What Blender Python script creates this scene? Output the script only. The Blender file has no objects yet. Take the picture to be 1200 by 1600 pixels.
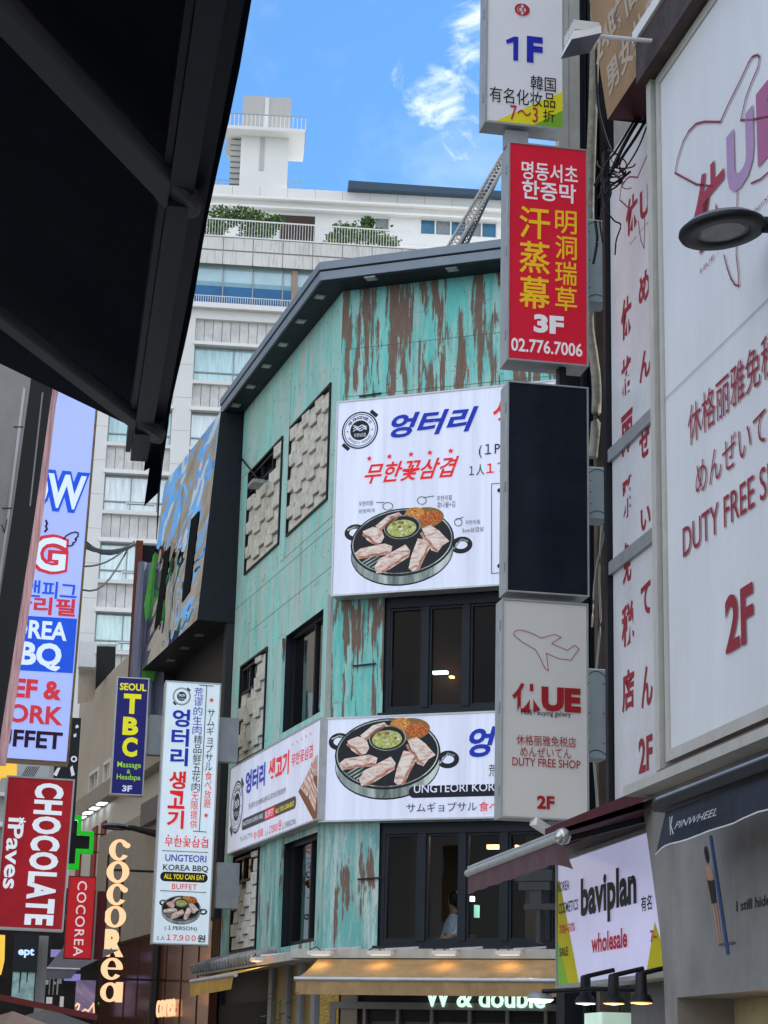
import bpy, bmesh, math, random
from mathutils import Vector, Matrix
random.seed(7)
R = math.radians
sc = bpy.context.scene
COL = sc.collection

# ------------------------------------------------------------------ camera, sky, sun, exposure
F_PX, PITCH, ROLL, EYE = 3100.0, R(15.649), R(-1.39), 1.6
CAM = Vector((0, 0, EYE))
_r = Vector((1, 0, 0)); _u = Vector((0, -math.sin(PITCH), math.cos(PITCH))); _f = Vector((0, math.cos(PITCH), math.sin(PITCH)))
RI = math.cos(ROLL)*_r - math.sin(ROLL)*_u
UP = math.cos(ROLL)*_u + math.sin(ROLL)*_r
cam = bpy.data.objects.new('camera', bpy.data.cameras.new('camera')); COL.objects.link(cam)
cam.matrix_world = Matrix(((RI.x, UP.x, -_f.x, 0), (RI.y, UP.y, -_f.y, 0), (RI.z, UP.z, -_f.z, EYE), (0, 0, 0, 1)))
cam.data.sensor_width = 36; cam.data.lens = F_PX/1600*36
cam.data.clip_start = .05; cam.data.clip_end = 5000
sc.camera = cam
SUN_AZ, SUN_EL = R(62), R(58)
EXPOSURE, SKY = 1.15, 0.085
sun = bpy.data.objects.new('sun', bpy.data.lights.new('sun', 'SUN')); COL.objects.link(sun)
sun.data.energy = 3.2; sun.data.angle = R(.6); sun.data.color = (1, .95, .86)
_sd = Vector((math.sin(SUN_AZ)*math.cos(SUN_EL), math.cos(SUN_AZ)*math.cos(SUN_EL), math.sin(SUN_EL)))
sun.rotation_euler = _sd.to_track_quat('Z', 'Y').to_euler()
sc.view_settings.view_transform = 'Standard'; sc.view_settings.look = 'None'
sc.view_settings.gamma = 1; sc.view_settings.use_curve_mapping = False
sc.view_settings.exposure = EXPOSURE

def ray(px, py):
    return ((px-600)/F_PX)*RI - ((py-800)/F_PX)*UP + _f

def make_world():
    w = bpy.data.worlds.new("World"); sc.world = w; w.use_nodes = True
    nt = w.node_tree; N = nt.nodes; L = nt.links; N.clear()
    out = N.new('ShaderNodeOutputWorld'); bg = N.new('ShaderNodeBackground')
    sky = N.new('ShaderNodeTexSky'); sky.sky_type = 'NISHITA'; sky.sun_disc = False
    sky.sun_elevation = SUN_EL; sky.sun_rotation = SUN_AZ
    sky.air_density = 1.0; sky.dust_density = .3; sky.ozone_density = 2.0
    bg.inputs[1].default_value = SKY
    tint = N.new('ShaderNodeMix'); tint.data_type = 'RGBA'; tint.blend_type = 'MULTIPLY'; tint.inputs[0].default_value = 1
    L.new(sky.outputs[0], tint.inputs[6]); tint.inputs[7].default_value = (.60, .95, 1.17, 1)
    tc = N.new('ShaderNodeTexCoord')
    def vdot(vec):
        d = N.new('ShaderNodeVectorMath'); d.operation = 'DOT_PRODUCT'
        L.new(tc.outputs['Generated'], d.inputs[0]); d.inputs[1].default_value = vec; return d.outputs['Value']
    def ramp(s, a, b):
        m = N.new('ShaderNodeMapRange'); m.interpolation_type = 'SMOOTHSTEP'
        L.new(s, m.inputs[0]); m.inputs[1].default_value = a; m.inputs[2].default_value = b; return m.outputs[0]
    def noise(scale, det, rough, dist=0, loc=(0, 0, 0), scl=(1, 1, 1)):
        mp = N.new('ShaderNodeMapping'); L.new(tc.outputs['Generated'], mp.inputs[0]); mp.inputs[1].default_value = loc; mp.inputs[3].default_value = scl
        n = N.new('ShaderNodeTexNoise'); L.new(mp.outputs[0], n.inputs[0])
        n.inputs['Scale'].default_value = scale; n.inputs['Detail'].default_value = det
        n.inputs['Roughness'].default_value = rough; n.inputs['Distortion'].default_value = dist; return n.outputs['Fac']
    def math_(op, a, b):
        m = N.new('ShaderNodeMath'); m.operation = op; m.use_clamp = True
        for k, s in ((0, a), (1, b)):
            if isinstance(s, (int, float)): m.inputs[k].default_value = s
            else: L.new(s, m.inputs[k])
        return m.outputs[0]
    # broad unseen clouds added behind the photographer to light the shaded facades
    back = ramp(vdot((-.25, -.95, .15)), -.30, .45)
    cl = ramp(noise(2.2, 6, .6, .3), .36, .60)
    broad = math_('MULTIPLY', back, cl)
    # the torn wisp of cloud over the roofs: a fibrous band along one direction in the sky
    def blob(px, py, r0, r1):
        v = ray(px, py).normalized(); return ramp(vdot(v), math.cos(r0), math.cos(r1))
    nz = noise(34, 9, .68, .7, (3.1, 1.7, .4), (1.0, .7, 1.5))
    msk = math_('MAXIMUM', blob(683, 155, R(1.5), R(.2)), math_('MULTIPLY', blob(722, 215, R(1.3), R(.2)), .85))
    msk = math_('MAXIMUM', msk, math_('MULTIPLY', blob(775, 75, R(2.3), R(.3)), .95))
    msk = math_('MAXIMUM', msk, math_('MULTIPLY', blob(640, 118, R(1.0), R(.1)), .62))
    sm = N.new('ShaderNodeMath'); sm.operation = 'MULTIPLY_ADD'; L.new(msk, sm.inputs[0]); sm.inputs[1].default_value = .52; L.new(nz, sm.inputs[2])
    wisp = math_('MULTIPLY', ramp(sm.outputs[0], .85, 1.34), .82)
    veil = math_('MULTIPLY', math_('MULTIPLY', ramp(noise(9, 5, .6, .4, (1, 2, 3)), .48, .85), .22), 1.0)
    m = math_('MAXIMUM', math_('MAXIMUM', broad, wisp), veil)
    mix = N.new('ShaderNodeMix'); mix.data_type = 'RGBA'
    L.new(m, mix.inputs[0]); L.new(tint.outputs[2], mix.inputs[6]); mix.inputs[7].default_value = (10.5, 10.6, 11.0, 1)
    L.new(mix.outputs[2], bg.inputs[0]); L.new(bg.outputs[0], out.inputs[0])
make_world()
sc.cycles.max_bounces = 8; sc.cycles.transparent_max_bounces = 16
sc.cycles.use_denoising = True

# ------------------------------------------------------------------ materials
_M = {}
def mat(name, col, rough=.6, metal=0, emit=0, var=.12, scale=6, bump=0, spec=.22, ecol=None, dirt=0, stretch=(1, 1, 1)):
    if name in _M: return _M[name]
    m = bpy.data.materials.new(name); m.use_nodes = True; nt = m.node_tree; N = nt.nodes; L = nt.links
    b = N['Principled BSDF']; b.inputs['Roughness'].default_value = rough; b.inputs['Metallic'].default_value = metal
    b.inputs['Specular IOR Level'].default_value = spec
    tc = N.new('ShaderNodeTexCoord'); mp = N.new('ShaderNodeMapping'); L.new(tc.outputs['Object'], mp.inputs[0]); mp.inputs[3].default_value = stretch
    n = N.new('ShaderNodeTexNoise'); L.new(mp.outputs[0], n.inputs[0]); n.inputs['Scale'].default_value = scale; n.inputs['Detail'].default_value = 6
    n.inputs['Roughness'].default_value = .65
    cr = N.new('ShaderNodeMapRange'); L.new(n.outputs['Fac'], cr.inputs[0]); cr.inputs[1].default_value = .3; cr.inputs[2].default_value = .7
    cr.inputs[3].default_value = 1-var; cr.inputs[4].default_value = 1+var*.5
    mx = N.new('ShaderNodeMix'); mx.data_type = 'RGBA'; mx.blend_type = 'MULTIPLY'; mx.inputs[0].default_value = 1
    mx.inputs[6].default_value = (*col, 1); L.new(cr.outputs[0], mx.inputs[7])
    src = mx.outputs[2]
    if dirt:
        mp2 = N.new('ShaderNodeMapping'); L.new(tc.outputs['Object'], mp2.inputs[0]); mp2.inputs[3].default_value = (5, 5, .35)
        n2 = N.new('ShaderNodeTexNoise'); L.new(mp2.outputs[0], n2.inputs[0]); n2.inputs['Scale'].default_value = 2.2; n2.inputs['Detail'].default_value = 8
        n2.inputs['Roughness'].default_value = .7
        r2 = N.new('ShaderNodeMapRange'); L.new(n2.outputs['Fac'], r2.inputs[0]); r2.inputs[1].default_value = .5; r2.inputs[2].default_value = .78; r2.inputs[4].default_value = dirt
        m2 = N.new('ShaderNodeMix'); m2.data_type = 'RGBA'; L.new(r2.outputs[0], m2.inputs[0]); L.new(src, m2.inputs[6]); m2.inputs[7].default_value = (.16, .12, .085, 1)
        src = m2.outputs[2]
    L.new(src, b.inputs['Base Color'])
    if emit:
        if ecol: b.inputs['Emission Color'].default_value = (*ecol, 1)
        else: L.new(src, b.inputs['Emission Color'])
        b.inputs['Emission Strength'].default_value = emit
    if bump:
        bp = N.new('ShaderNodeBump'); bp.inputs['Strength'].default_value = bump; bp.inputs['Distance'].default_value = .02
        L.new(n.outputs['Fac'], bp.inputs['Height']); L.new(bp.outputs[0], b.inputs['Normal'])
    _M[name] = m; return m

def glass(name, tint=(.55, .62, .66), refl=.35, dark=(0.01, .012, .015), opacity=.0, rough=.02):
    if name in _M: return _M[name]
    m = bpy.data.materials.new(name); m.use_nodes = True; nt = m.node_tree; N = nt.nodes; L = nt.links; N.clear()
    out = N.new('ShaderNodeOutputMaterial'); tr = N.new('ShaderNodeBsdfTransparent'); tr.inputs[0].default_value = (*tint, 1)
    gl = N.new('ShaderNodeBsdfGlossy'); gl.inputs['Roughness'].default_value = rough; gl.inputs[0].default_value = (.9, .93, .95, 1)
    fr = N.new('ShaderNodeLayerWeight'); fr.inputs[0].default_value = refl
    tc = N.new('ShaderNodeTexCoord'); n = N.new('ShaderNodeTexNoise'); n.inputs['Scale'].default_value = 1.3; L.new(tc.outputs['Object'], n.inputs[0])
    bp = N.new('ShaderNodeBump'); bp.inputs['Strength'].default_value = .06; bp.inputs['Distance'].default_value = .05; L.new(n.outputs['Fac'], bp.inputs['Height']); L.new(bp.outputs[0], gl.inputs['Normal'])
    mx = N.new('ShaderNodeMixShader'); L.new(fr.outputs['Fresnel'], mx.inputs[0]); L.new(tr.outputs[0], mx.inputs[1]); L.new(gl.outputs[0], mx.inputs[2])
    L.new(mx.outputs[0], out.inputs[0]); _M[name] = m; return m

def patina(name, lo, hi, fine=.5, scl=(7, 7, 1.1), paint=(.085, .52, .46), paint2=(.24, .68, .62), under=(.155, .105, .08), streak=.55):
    m = bpy.data.materials.new(name); m.use_nodes = True; nt = m.node_tree; N = nt.nodes; L = nt.links
    b = N['Principled BSDF']; b.inputs['Roughness'].default_value = .72; b.inputs['Specular IOR Level'].default_value = .25
    tc = N.new('ShaderNodeTexCoord')
    def nz(scl, scale, det, rough, dist=0):
        mp = N.new('ShaderNodeMapping'); L.new(tc.outputs['Object'], mp.inputs[0]); mp.inputs[3].default_value = scl
        n = N.new('ShaderNodeTexNoise'); L.new(mp.outputs[0], n.inputs[0]); n.inputs['Scale'].default_value = scale
        n.inputs['Detail'].default_value = det; n.inputs['Roughness'].default_value = rough; n.inputs['Distortion'].default_value = dist
        return n.outputs['Fac']
    def mr(s, a, b_, o0=0, o1=1):
        q = N.new('ShaderNodeMapRange'); L.new(s, q.inputs[0]); q.inputs[1].default_value = a; q.inputs[2].default_value = b_
        q.inputs[3].default_value = o0; q.inputs[4].default_value = o1; return q.outputs[0]
    def mixc(f, a, b_):
        q = N.new('ShaderNodeMix'); q.data_type = 'RGBA'; L.new(f, q.inputs[0])
        for k, s in ((6, a), (7, b_)):
            if isinstance(s, tuple): q.inputs[k].default_value = (*s, 1)
            else: L.new(s, q.inputs[k])
        return q.outputs[2]
    big = nz(scl, .55, 7, .62, .25)
    finen = nz((26, 26, 1.6), 1.0, 5, .7, .3)
    add = N.new('ShaderNodeMath'); add.operation = 'MULTIPLY_ADD'; L.new(finen, add.inputs[0]); add.inputs[1].default_value = .30*fine; L.new(big, add.inputs[2])
    flake = mr(add.outputs[0], lo, hi)
    tone = mr(nz((3, 3, .5), 1.1, 6, .65), .35, .68)
    p = mixc(tone, paint, paint2)
    wash = mr(nz((4.6, 4.6, .5), 1.0, 8, .80, .3), .47, .57, 0, streak)
    p = mixc(wash, p, (.56, .65, .60))
    deep = mr(nz((5.5, 5.5, .8), 1.3, 7, .80, .3), .54, .62, 0, streak*.75)
    p = mixc(deep, p, (paint[0]*.75, paint[1]*.78, paint[2]*.82))
    blot = mr(nz((2.2, 2.2, .9), 1.0, 8, .78), .50, .68, 0, .65*streak)
    p = mixc(blot, p, (.40, .43, .385))
    dk = mr(nz((7.5, 7.5, 1.7), 1.0, 8, .82, .35), .615, .665, 0, min(1, streak*.85))
    p = mixc(dk, p, (.125, .11, .085))
    pale = mr(nz((5, 5, 1.1), 1.7, 7, .8, .3), .60, .66, 0, streak*.7)
    p = mixc(pale, p, (.66, .72, .66))
    u = mixc(mr(nz((20, 20, 3), 1, 5, .7), .35, .7), under, (under[0]*1.55, under[1]*1.5, under[2]*1.5))
    c = mixc(flake, p, u)
    grey = mr(nz((2, 2, 9), 1.0, 5, .6), .62, .72, 0, .5)
    c = mixc(grey, c, (.24, .25, .22))
    L.new(c, b.inputs['Base Color'])
    bp = N.new('ShaderNodeBump'); bp.inputs['Strength'].default_value = .35; bp.inputs['Distance'].default_value = .01; bp.invert = True
    L.new(flake, bp.inputs['Height']); L.new(bp.outputs[0], b.inputs['Normal'])
    _M[name] = m; return m

# sign films and boards (backlit ones give off a little light)
WHITE = mat('white_paint', (.72, .73, .72), .5, var=.08)
GREYM = mat('grey_metal', (.30, .32, .34), .45, .3, var=.15)
ALU = mat('aluminium', (.50, .52, .53), .4, .5, var=.15)
BLACK = mat('black_metal', (.008, .010, .013), .5, var=.3, spec=.3)
NAVYF = mat('navy_frame', (.013, .018, .026), .45, var=.25)
def film(name, col, e=0, **k): return mat(name, col, .42, 0, e, var=.07, spec=.15, **k)
BLUE = film('blue_film', (.015, .035, .30)); RED = film('red_film', (.30, .022, .040)); DARK = film('black_film', (.012, .013, .02))
LIT = .20
L_BLUE = film('lit_blue', (.012, .03, .33), LIT); L_RED = film('lit_red', (.62, .02, .02), LIT); L_DARK = film('lit_black', (.015, .017, .025), .05)
L_WHITE = mat('lit_white', (.57, .61, .745), .40, 0, LIT*1.1, var=.13, scale=1.0, stretch=(5, 1, .25), dirt=.13, spec=.2); L_YEL = film('lit_yellow', (.75, .62, .03), LIT*1.4)
L_FACE = film('lit_pale_face', (.60, .70, .77), LIT*1.1, scale=1.2, dirt=.10)
INT_DARK = mat('dark_interior', (.03, .027, .026), .8)
INT_WOOD = mat('interior_wood', (.10, .045, .022), .6, stretch=(12, 12, .6), var=.4)
GLASS = glass('window_glass', refl=.16)
LAMP_W = mat('lamp_glow_white', (.9, 1, .95), .5, emit=2.2, ecol=(.9, 1, .95)); LAMP_Y = mat('lamp_glow_warm', (1, .75, .35), .5, emit=2.4, ecol=(1, .58, .18))
def mottled(name, c1, c2, c3, scale, stretch=(1, 1, 1), rough=.45, lo=.36, hi=.64, dist=1.2, emit=.06):
    if name in _M: return _M[name]
    m = mat(name, c1, rough, emit=emit, ecol=c1); nt = m.node_tree; N = nt.nodes; L = nt.links; b = N['Principled BSDF']
    tc = N.new('ShaderNodeTexCoord'); mp = N.new('ShaderNodeMapping'); L.new(tc.outputs['Object'], mp.inputs[0]); mp.inputs[3].default_value = stretch; mp.inputs[2].default_value = (0, .5, 0)
    n = N.new('ShaderNodeTexNoise'); L.new(mp.outputs[0], n.inputs[0]); n.inputs['Scale'].default_value = scale; n.inputs['Detail'].default_value = 5; n.inputs['Distortion'].default_value = dist; n.inputs['Roughness'].default_value = .6
    r = N.new('ShaderNodeValToRGB'); L.new(n.outputs['Fac'], r.inputs[0]); e = r.color_ramp.elements
    e[0].position = lo; e[0].color = (*c1, 1); e[1].position = hi; e[1].color = (*c3, 1); k = e.new((lo+hi)/2); k.color = (*c2, 1)
    L.new(r.outputs[0], b.inputs['Base Color']); L.new(r.outputs[0], b.inputs['Emission Color']); return m
MEATW = mottled('marbled_meat_print', (.80, .72, .63), (.68, .50, .43), (.42, .13, .10), 5, (1, 1, 3.2), lo=.42, hi=.70); MEATR = mottled('red_meat_print', (.46, .14, .10), (.55, .28, .22), (.70, .52, .45), 9, (1, 1, 2), lo=.35, hi=.72)
PAN = mat('pan_print', (.012, .013, .016), .4); STEEL = mottled('steel_print', (.62, .68, .65), (.30, .36, .34), (.10, .12, .12), 2.2, (1.6, 1, .3), lo=.32, hi=.68); GREENS = mottled('greens_print', (.16, .26, .03), (.42, .46, .10), (.70, .68, .40), 42)
KIMCHI = mottled('kimchi_print', (.32, .06, .01), (.62, .24, .03), (.74, .50, .18), 38); BRASS = mat('brass_print', (.30, .18, .04), .5)

# ------------------------------------------------------------------ geometry helpers
class Face:
    """an upright plane in the world: u runs along it, d goes into it, z is up"""
    def __init__(s, o, az):
        s.o = Vector((o[0], o[1], 0)); a = R(az); s.u = Vector((math.sin(a), math.cos(a), 0)); s.n = Vector((-s.u.y, s.u.x, 0))
        s.M = Matrix(((s.u.x, s.n.x, 0, s.o.x), (s.u.y, s.n.y, 0, s.o.y), (0, 0, 1, 0), (0, 0, 0, 1)))
    def p(s, px, py, d=0):
        r = ray(px, py); t = ((s.o + s.n*d) - CAM).dot(s.n)/r.dot(s.n); q = CAM + r*t
        return ((q - s.o).dot(s.u), q.z)
    def w(s, u, d, z): return s.M @ Vector((u, d, z))
    def loc(s, P): q = P - s.o; return (q.dot(s.u), q.dot(s.n), P.z)
def at(px, py, Y): r = ray(px, py); return CAM + r*(Y/r.y)
def atz(px, py, z): r = ray(px, py); return CAM + r*((z-EYE)/r.z)
WORLD = Face((0, 0), 90)
AZ = -10.418
def right_wall(perp): a = R(AZ); return Face((perp*math.cos(a), -perp*math.sin(a)), AZ+180)
def left_wall(perp): a = R(AZ); return Face((-perp*math.cos(a), perp*math.sin(a)), AZ)
def across(px, py, Y, az=AZ+90): P = at(px, py, Y); return Face((P.x, P.y), az)

_tc = {}
def glyphs(s, off=0, spc=1.0, line=1.0, res=3):
    k = (s, off, spc, line)
    if k in _tc: return _tc[k]
    c = bpy.data.curves.new('t', 'FONT'); c.body = s; c.offset = off; c.resolution_u = res; c.space_character = spc; c.space_line = line; c.align_x = 'CENTER' if '\n' in s else 'LEFT'
    o = bpy.data.objects.new('t', c); COL.objects.link(o)
    dg = bpy.context.evaluated_depsgraph_get(); dg.update()
    e = o.evaluated_get(dg); me = e.to_mesh()
    V = [(v.co.x, v.co.y) for v in me.vertices]; P = [tuple(p.vertices) for p in me.polygons]
    e.to_mesh_clear(); bpy.data.objects.remove(o); bpy.data.curves.remove(c)
    x0 = min(v[0] for v in V); x1 = max(v[0] for v in V); y0 = min(v[1] for v in V); y1 = max(v[1] for v in V)
    V = [((x-x0)/(x1-x0 or 1), (y-y0)/(y1-y0 or 1)) for x, y in V]
    _tc[k] = (V, P); return _tc[k]

_base = {}; _face = {}
class MB:
    def __init__(s, face=WORLD): s.cur = 0; s.nt = 0; s.tg = []; s.f = face; s.v = []; s.p = []; s.m = []; s.mats = []; s.sm = []
    def mi(s, m):
        if m not in s.mats: s.mats.append(m)
        return s.mats.index(m)
    def add(s, V, P, m, smooth=False):
        o = len(s.v); s.v += [tuple(v) for v in V]; k = s.mi(m)
        for p in P: s.p.append(tuple(i+o for i in p)); s.m.append(k); s.sm.append(smooth); s.tg.append(s.cur)
    def quad(s, pts, m): s.add(pts, [tuple(range(len(pts)))], m)
    def box(s, u0, u1, d0, d1, z0, z1, m):
        V = [(a, b, c) for a in (u0, u1) for b in (d0, d1) for c in (z0, z1)]
        s.add(V, [(0, 1, 3, 2), (4, 6, 7, 5), (0, 4, 5, 1), (2, 3, 7, 6), (0, 2, 6, 4), (1, 5, 7, 3)], m)
    def rect(s, ll, ur, d0, d1, m):
        u0, z0 = s.f.p(*ll, d0); u1, z1 = s.f.p(*ur, d0); s.box(u0, u1, d0, d1, z0, z1, m)
    def sheet(s, ll, ur, d, m):
        u0, z0 = s.f.p(*ll, d); u1, z1 = s.f.p(*ur, d); s.quad([(u0, d, z0), (u1, d, z0), (u1, d, z1), (u0, d, z1)], m)
    def prism(s, pts, d0, d1, m):          # pts (u,z)
        n = len(pts); V = [(u, d0, z) for u, z in pts] + [(u, d1, z) for u, z in pts]
        s.add(V, [tuple(range(n)), tuple(range(2*n-1, n-1, -1))] + [(i, i+n, (i+1) % n+n, (i+1) % n) for i in range(n)], m)
    def flat(s, pts, d, m): s.quad([(u, d, z) for u, z in pts], m)
    def ppx(s, px, d0, d1, m): s.prism([s.f.p(x, y, d0) for x, y in px], d0, d1, m)
    def fpx(s, px, d, m): s.flat([s.f.p(x, y, d) for x, y in px], d, m)
    def ell(s, cu, cz, ru, rz, d, m, n=40, a0=0, a1=2*math.pi):
        s.flat([(cu+ru*math.cos(a0+(a1-a0)*i/n), cz+rz*math.sin(a0+(a1-a0)*i/n)) for i in range(n + (a1-a0 < 6.28))], d, m)
    def ring(s, cu, cz, ru, rz, iu, iz, d, m, n=44, a0=0, a1=2*math.pi, ext=0):
        full = a1-a0 > 6.28
        O = [(cu+ru*math.cos(a0+(a1-a0)*i/n), cz+rz*math.sin(a0+(a1-a0)*i/n)) for i in range(n+1)]
        I = [(cu+iu*math.cos(a0+(a1-a0)*i/n), cz+iz*math.sin(a0+(a1-a0)*i/n)) for i in range(n+1)]
        for i in range(n): s.flat([O[i], O[i+1], I[i+1], I[i]], d, m)
        if ext:
            for i in range(n):
                for T in (O, I): s.quad([(T[i][0], d, T[i][1]), (T[i+1][0], d, T[i+1][1]), (T[i+1][0], d+ext, T[i+1][1]), (T[i][0], d+ext, T[i][1])], m)
            if not full:
                for k in (0, n): s.quad([(O[k][0], d, O[k][1]), (I[k][0], d, I[k][1]), (I[k][0], d+ext, I[k][1]), (O[k][0], d+ext, O[k][1])], m)
    def tube(s, path, r, m, n=8, r2=None, cap=True, smooth=0):
        P = [Vector(p) for p in path]
        if smooth and len(P) > 2:
            E = [P[0]*2-P[1]]+P+[P[-1]*2-P[-2]]; Q = []
            for i in range(1, len(E)-2):
                for k in range(smooth):
                    t = k/smooth; Q.append(.5*((2*E[i])+(E[i+1]-E[i-1])*t+(2*E[i-1]-5*E[i]+4*E[i+1]-E[i+2])*t*t+(3*E[i]-E[i-1]-3*E[i+1]+E[i+2])*t**3))
            P = Q+[P[-1]]
        rings = []
        for i, p in enumerate(P):
            t = (P[min(i+1, len(P)-1)] - P[max(i-1, 0)])
            if t.length < 1e-9: t = Vector((0, 0, 1))
            t.normalize(); a = t.cross(Vector((0, 0, 1)))
            if a.length < .05: a = t.cross(Vector((1, 0, 0)))
            a.normalize(); b = t.cross(a); rr = r if r2 is None else r+(r2-r)*i/(len(P)-1)
            rings.append([p+a*rr*math.cos(2*math.pi*k/n)+b*rr*math.sin(2*math.pi*k/n) for k in range(n)])
        V = [v for g in rings for v in g]
        Q = [(i*n+k, i*n+(k+1) % n, (i+1)*n+(k+1) % n, (i+1)*n+k) for i in range(len(P)-1) for k in range(n)]
        s.add(V, Q, m, True)
        if cap: s.add(rings[0], [tuple(range(n))], m); s.add(rings[-1], [tuple(range(n))], m)
    def lathe(s, c, prof, m, n=24, sx=1, sy=1):   # prof [(r,z)] about a vertical axis
        V = []
        for r, z in prof: V += [(c[0]+r*sx*math.cos(2*math.pi*k/n), c[1]+r*sy*math.sin(2*math.pi*k/n), c[2]+z) for k in range(n)]
        Q = [(i*n+k, i*n+(k+1) % n, (i+1)*n+(k+1) % n, (i+1)*n+k) for i in range(len(prof)-1) for k in range(n)]
        s.add(V, Q, m, True); s.add(V[:n], [tuple(range(n))], m); s.add(V[-n:], [tuple(range(n))], m)
    def bar(s, a, b, w, h, m, up=(0, 0, 1)):
        a = Vector(a); b = Vector(b); t = (b-a).normalized(); x = t.cross(Vector(up)).normalized(); y = x.cross(t)
        V = [p + x*i*w/2 + y*j*h/2 for p in (a, b) for i, j in ((-1, -1), (1, -1), (1, 1), (-1, 1))]
        s.add(V, [(0, 1, 2, 3), (7, 6, 5, 4)] + [(i, i+4, (i+1) % 4+4, (i+1) % 4) for i in range(4)], m)
    def line(s, px, w, d, m):               # flat stroke along pixel points on the face
        s.stroke([s.f.p(x, y, d) for x, y in px], w, d, m)
    def stroke(s, Q, w, d, m):
        for i in range(len(Q)-1):
            a = Vector(Q[i]); b = Vector(Q[i+1]); t = b-a
            if t.length < 1e-6: continue
            t.normalize(); nn = Vector((-t.y, t.x))*w/2; e = t*w*.35
            s.flat([(a-nn-e)[:], (b-nn+e)[:], (b+nn+e)[:], (a+nn-e)[:]], d, m)
    def text(s, t, ll, ur, m, d, off=0.0, rot=0, spc=1.0, line=1.0, ext=0, shear=0):
        u0, z0 = s.f.p(*ll, d); u1, z1 = s.f.p(*ur, d); s.textuz(t, u0, z0, u1, z1, m, d, off, rot, spc, line, ext, shear)
    def textuz(s, t, u0, z0, u1, z1, m, d, off=0.0, rot=0, spc=1.0, line=1.0, ext=0, shear=0):
        own = s.cur == 0
        if own: s.nt += 1; s.cur = s.nt
        V, P = glyphs(t, off, spc, line)
        if rot == -90: V = [(y, 1-x) for x, y in V]
        if shear: V = [((x+shear*y)/(1+abs(shear)), y) for x, y in V]
        W = [(u0+x*(u1-u0), d, z0+y*(z1-z0)) for x, y in V]
        s.add(W, P, m)
        if ext:
            ed = {}
            for p in P:
                for i in range(len(p)):
                    e = (p[i], p[(i+1) % len(p)]); r_ = (e[1], e[0])
                    if r_ in ed: del ed[r_]
                    else: ed[e] = 1
            for a, b in ed: s.quad([W[a], W[b], (W[b][0], d+ext, W[b][2]), (W[a][0], d+ext, W[a][2])], m)
        if own: s.cur = 0
    def vtext(s, t, ll, ur, m, d, off=0.0):     # characters stacked one under another
        u0, z0 = s.f.p(*ll, d); u1, z1 = s.f.p(*ur, d); n = len(t); h = (z1-z0)/(n-.08)
        s.nt += 1; s.cur = s.nt
        for i, ch in enumerate(t):
            V, P = glyphs(ch, off); sx = .72 if ch in 'ョ' else 1
            c = (u0+u1)/2; w = (u1-u0)*sx; top = z1-i*h; s.add([(c+(x-.5)*w, d, top-h*.92+y*h*.92*sx) for x, y in V], P, m)
        s.cur = 0
    def letters(s, parent, name='lettering'):   # every line of writing a part of its own, other marks one part
        for g in sorted(set(s.tg)):
            q = MB(s.f); idx = {}
            for p, k, sm, tg in zip(s.p, s.m, s.sm, s.tg):
                if tg != g: continue
                f = []
                for i in p:
                    if i not in idx: idx[i] = len(q.v); q.v.append(s.v[i])
                    f.append(idx[i])
                q.p.append(tuple(f)); q.m.append(q.mi(s.mats[k])); q.sm.append(sm); q.tg.append(0)
            q.build(name if g else 'printed_mark', parent)
    def star(s, cu, cz, r, d, m):
        s.flat([(cu+(r if i % 2 == 0 else r*.42)*math.sin(i*math.pi/5), cz+(r if i % 2 == 0 else r*.42)*math.cos(i*math.pi/5)) for i in range(10)], d, m)
    def pill(s, u0, z0, u1, z1, d, m):
        r = (z1-z0)/2; q = [(u1-r+r*math.cos(a), z0+r+r*math.sin(a)) for a in [(-90+i*18)*math.pi/180 for i in range(11)]]
        q += [(u0+r+r*math.cos(a), z0+r+r*math.sin(a)) for a in [(90+i*18)*math.pi/180 for i in range(11)]]
        s.flat(q, d, m)
    def build(s, name, parent=None, label=None, cat=None, group=None, kind=None, bevel=0, base=None):
        me = bpy.data.meshes.new(name)
        if parent is not None and _face.get(parent) is not s.f:
            T = _face[parent].M.inverted() @ s.f.M; s.v = [tuple(T @ Vector(v)) for v in s.v]; s.f = _face[parent]
        if parent is not None: b = _base[parent]
        else:
            if base is None:
                c = [min(v[i] for v in s.v) for i in range(3)]; C = [max(v[i] for v in s.v) for i in range(3)]
                base = ((c[0]+C[0])/2, (c[1]+C[1])/2, c[2])
            b = Vector(base)
        me.from_pydata([(v[0]-b[0], v[1]-b[1], v[2]-b[2]) for v in s.v], [], s.p)
        for m in s.mats: me.materials.append(m)
        me.polygons.foreach_set('material_index', s.m); me.polygons.foreach_set('use_smooth', s.sm); me.update()
        o = bpy.data.objects.new(name, me); COL.objects.link(o); _base[o] = b; _face[o] = s.f
        if parent is not None: o.parent = parent
        else: o.matrix_world = s.f.M @ Matrix.Translation(b)
        if label: o['label'] = label
        if cat: o['category'] = cat
        if group: o['group'] = group
        if kind: o['kind'] = kind
        if bevel:
            bv = o.modifiers.new('bevel', 'BEVEL'); bv.width = bevel; bv.segments = 2; bv.limit_method = 'ANGLE'
        return o
def thing(name, label, cat, face=WORLD, base=(0, 0, 0), group=None):
    o = bpy.data.objects.new(name, None); COL.objects.link(o); o.empty_display_size = .2; _face[o] = face
    o.matrix_world = face.M @ Matrix.Translation(Vector(base)); _base[o] = Vector(base)
    o['label'] = label; o['category'] = cat
    if group: o['group'] = group
    return o
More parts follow.
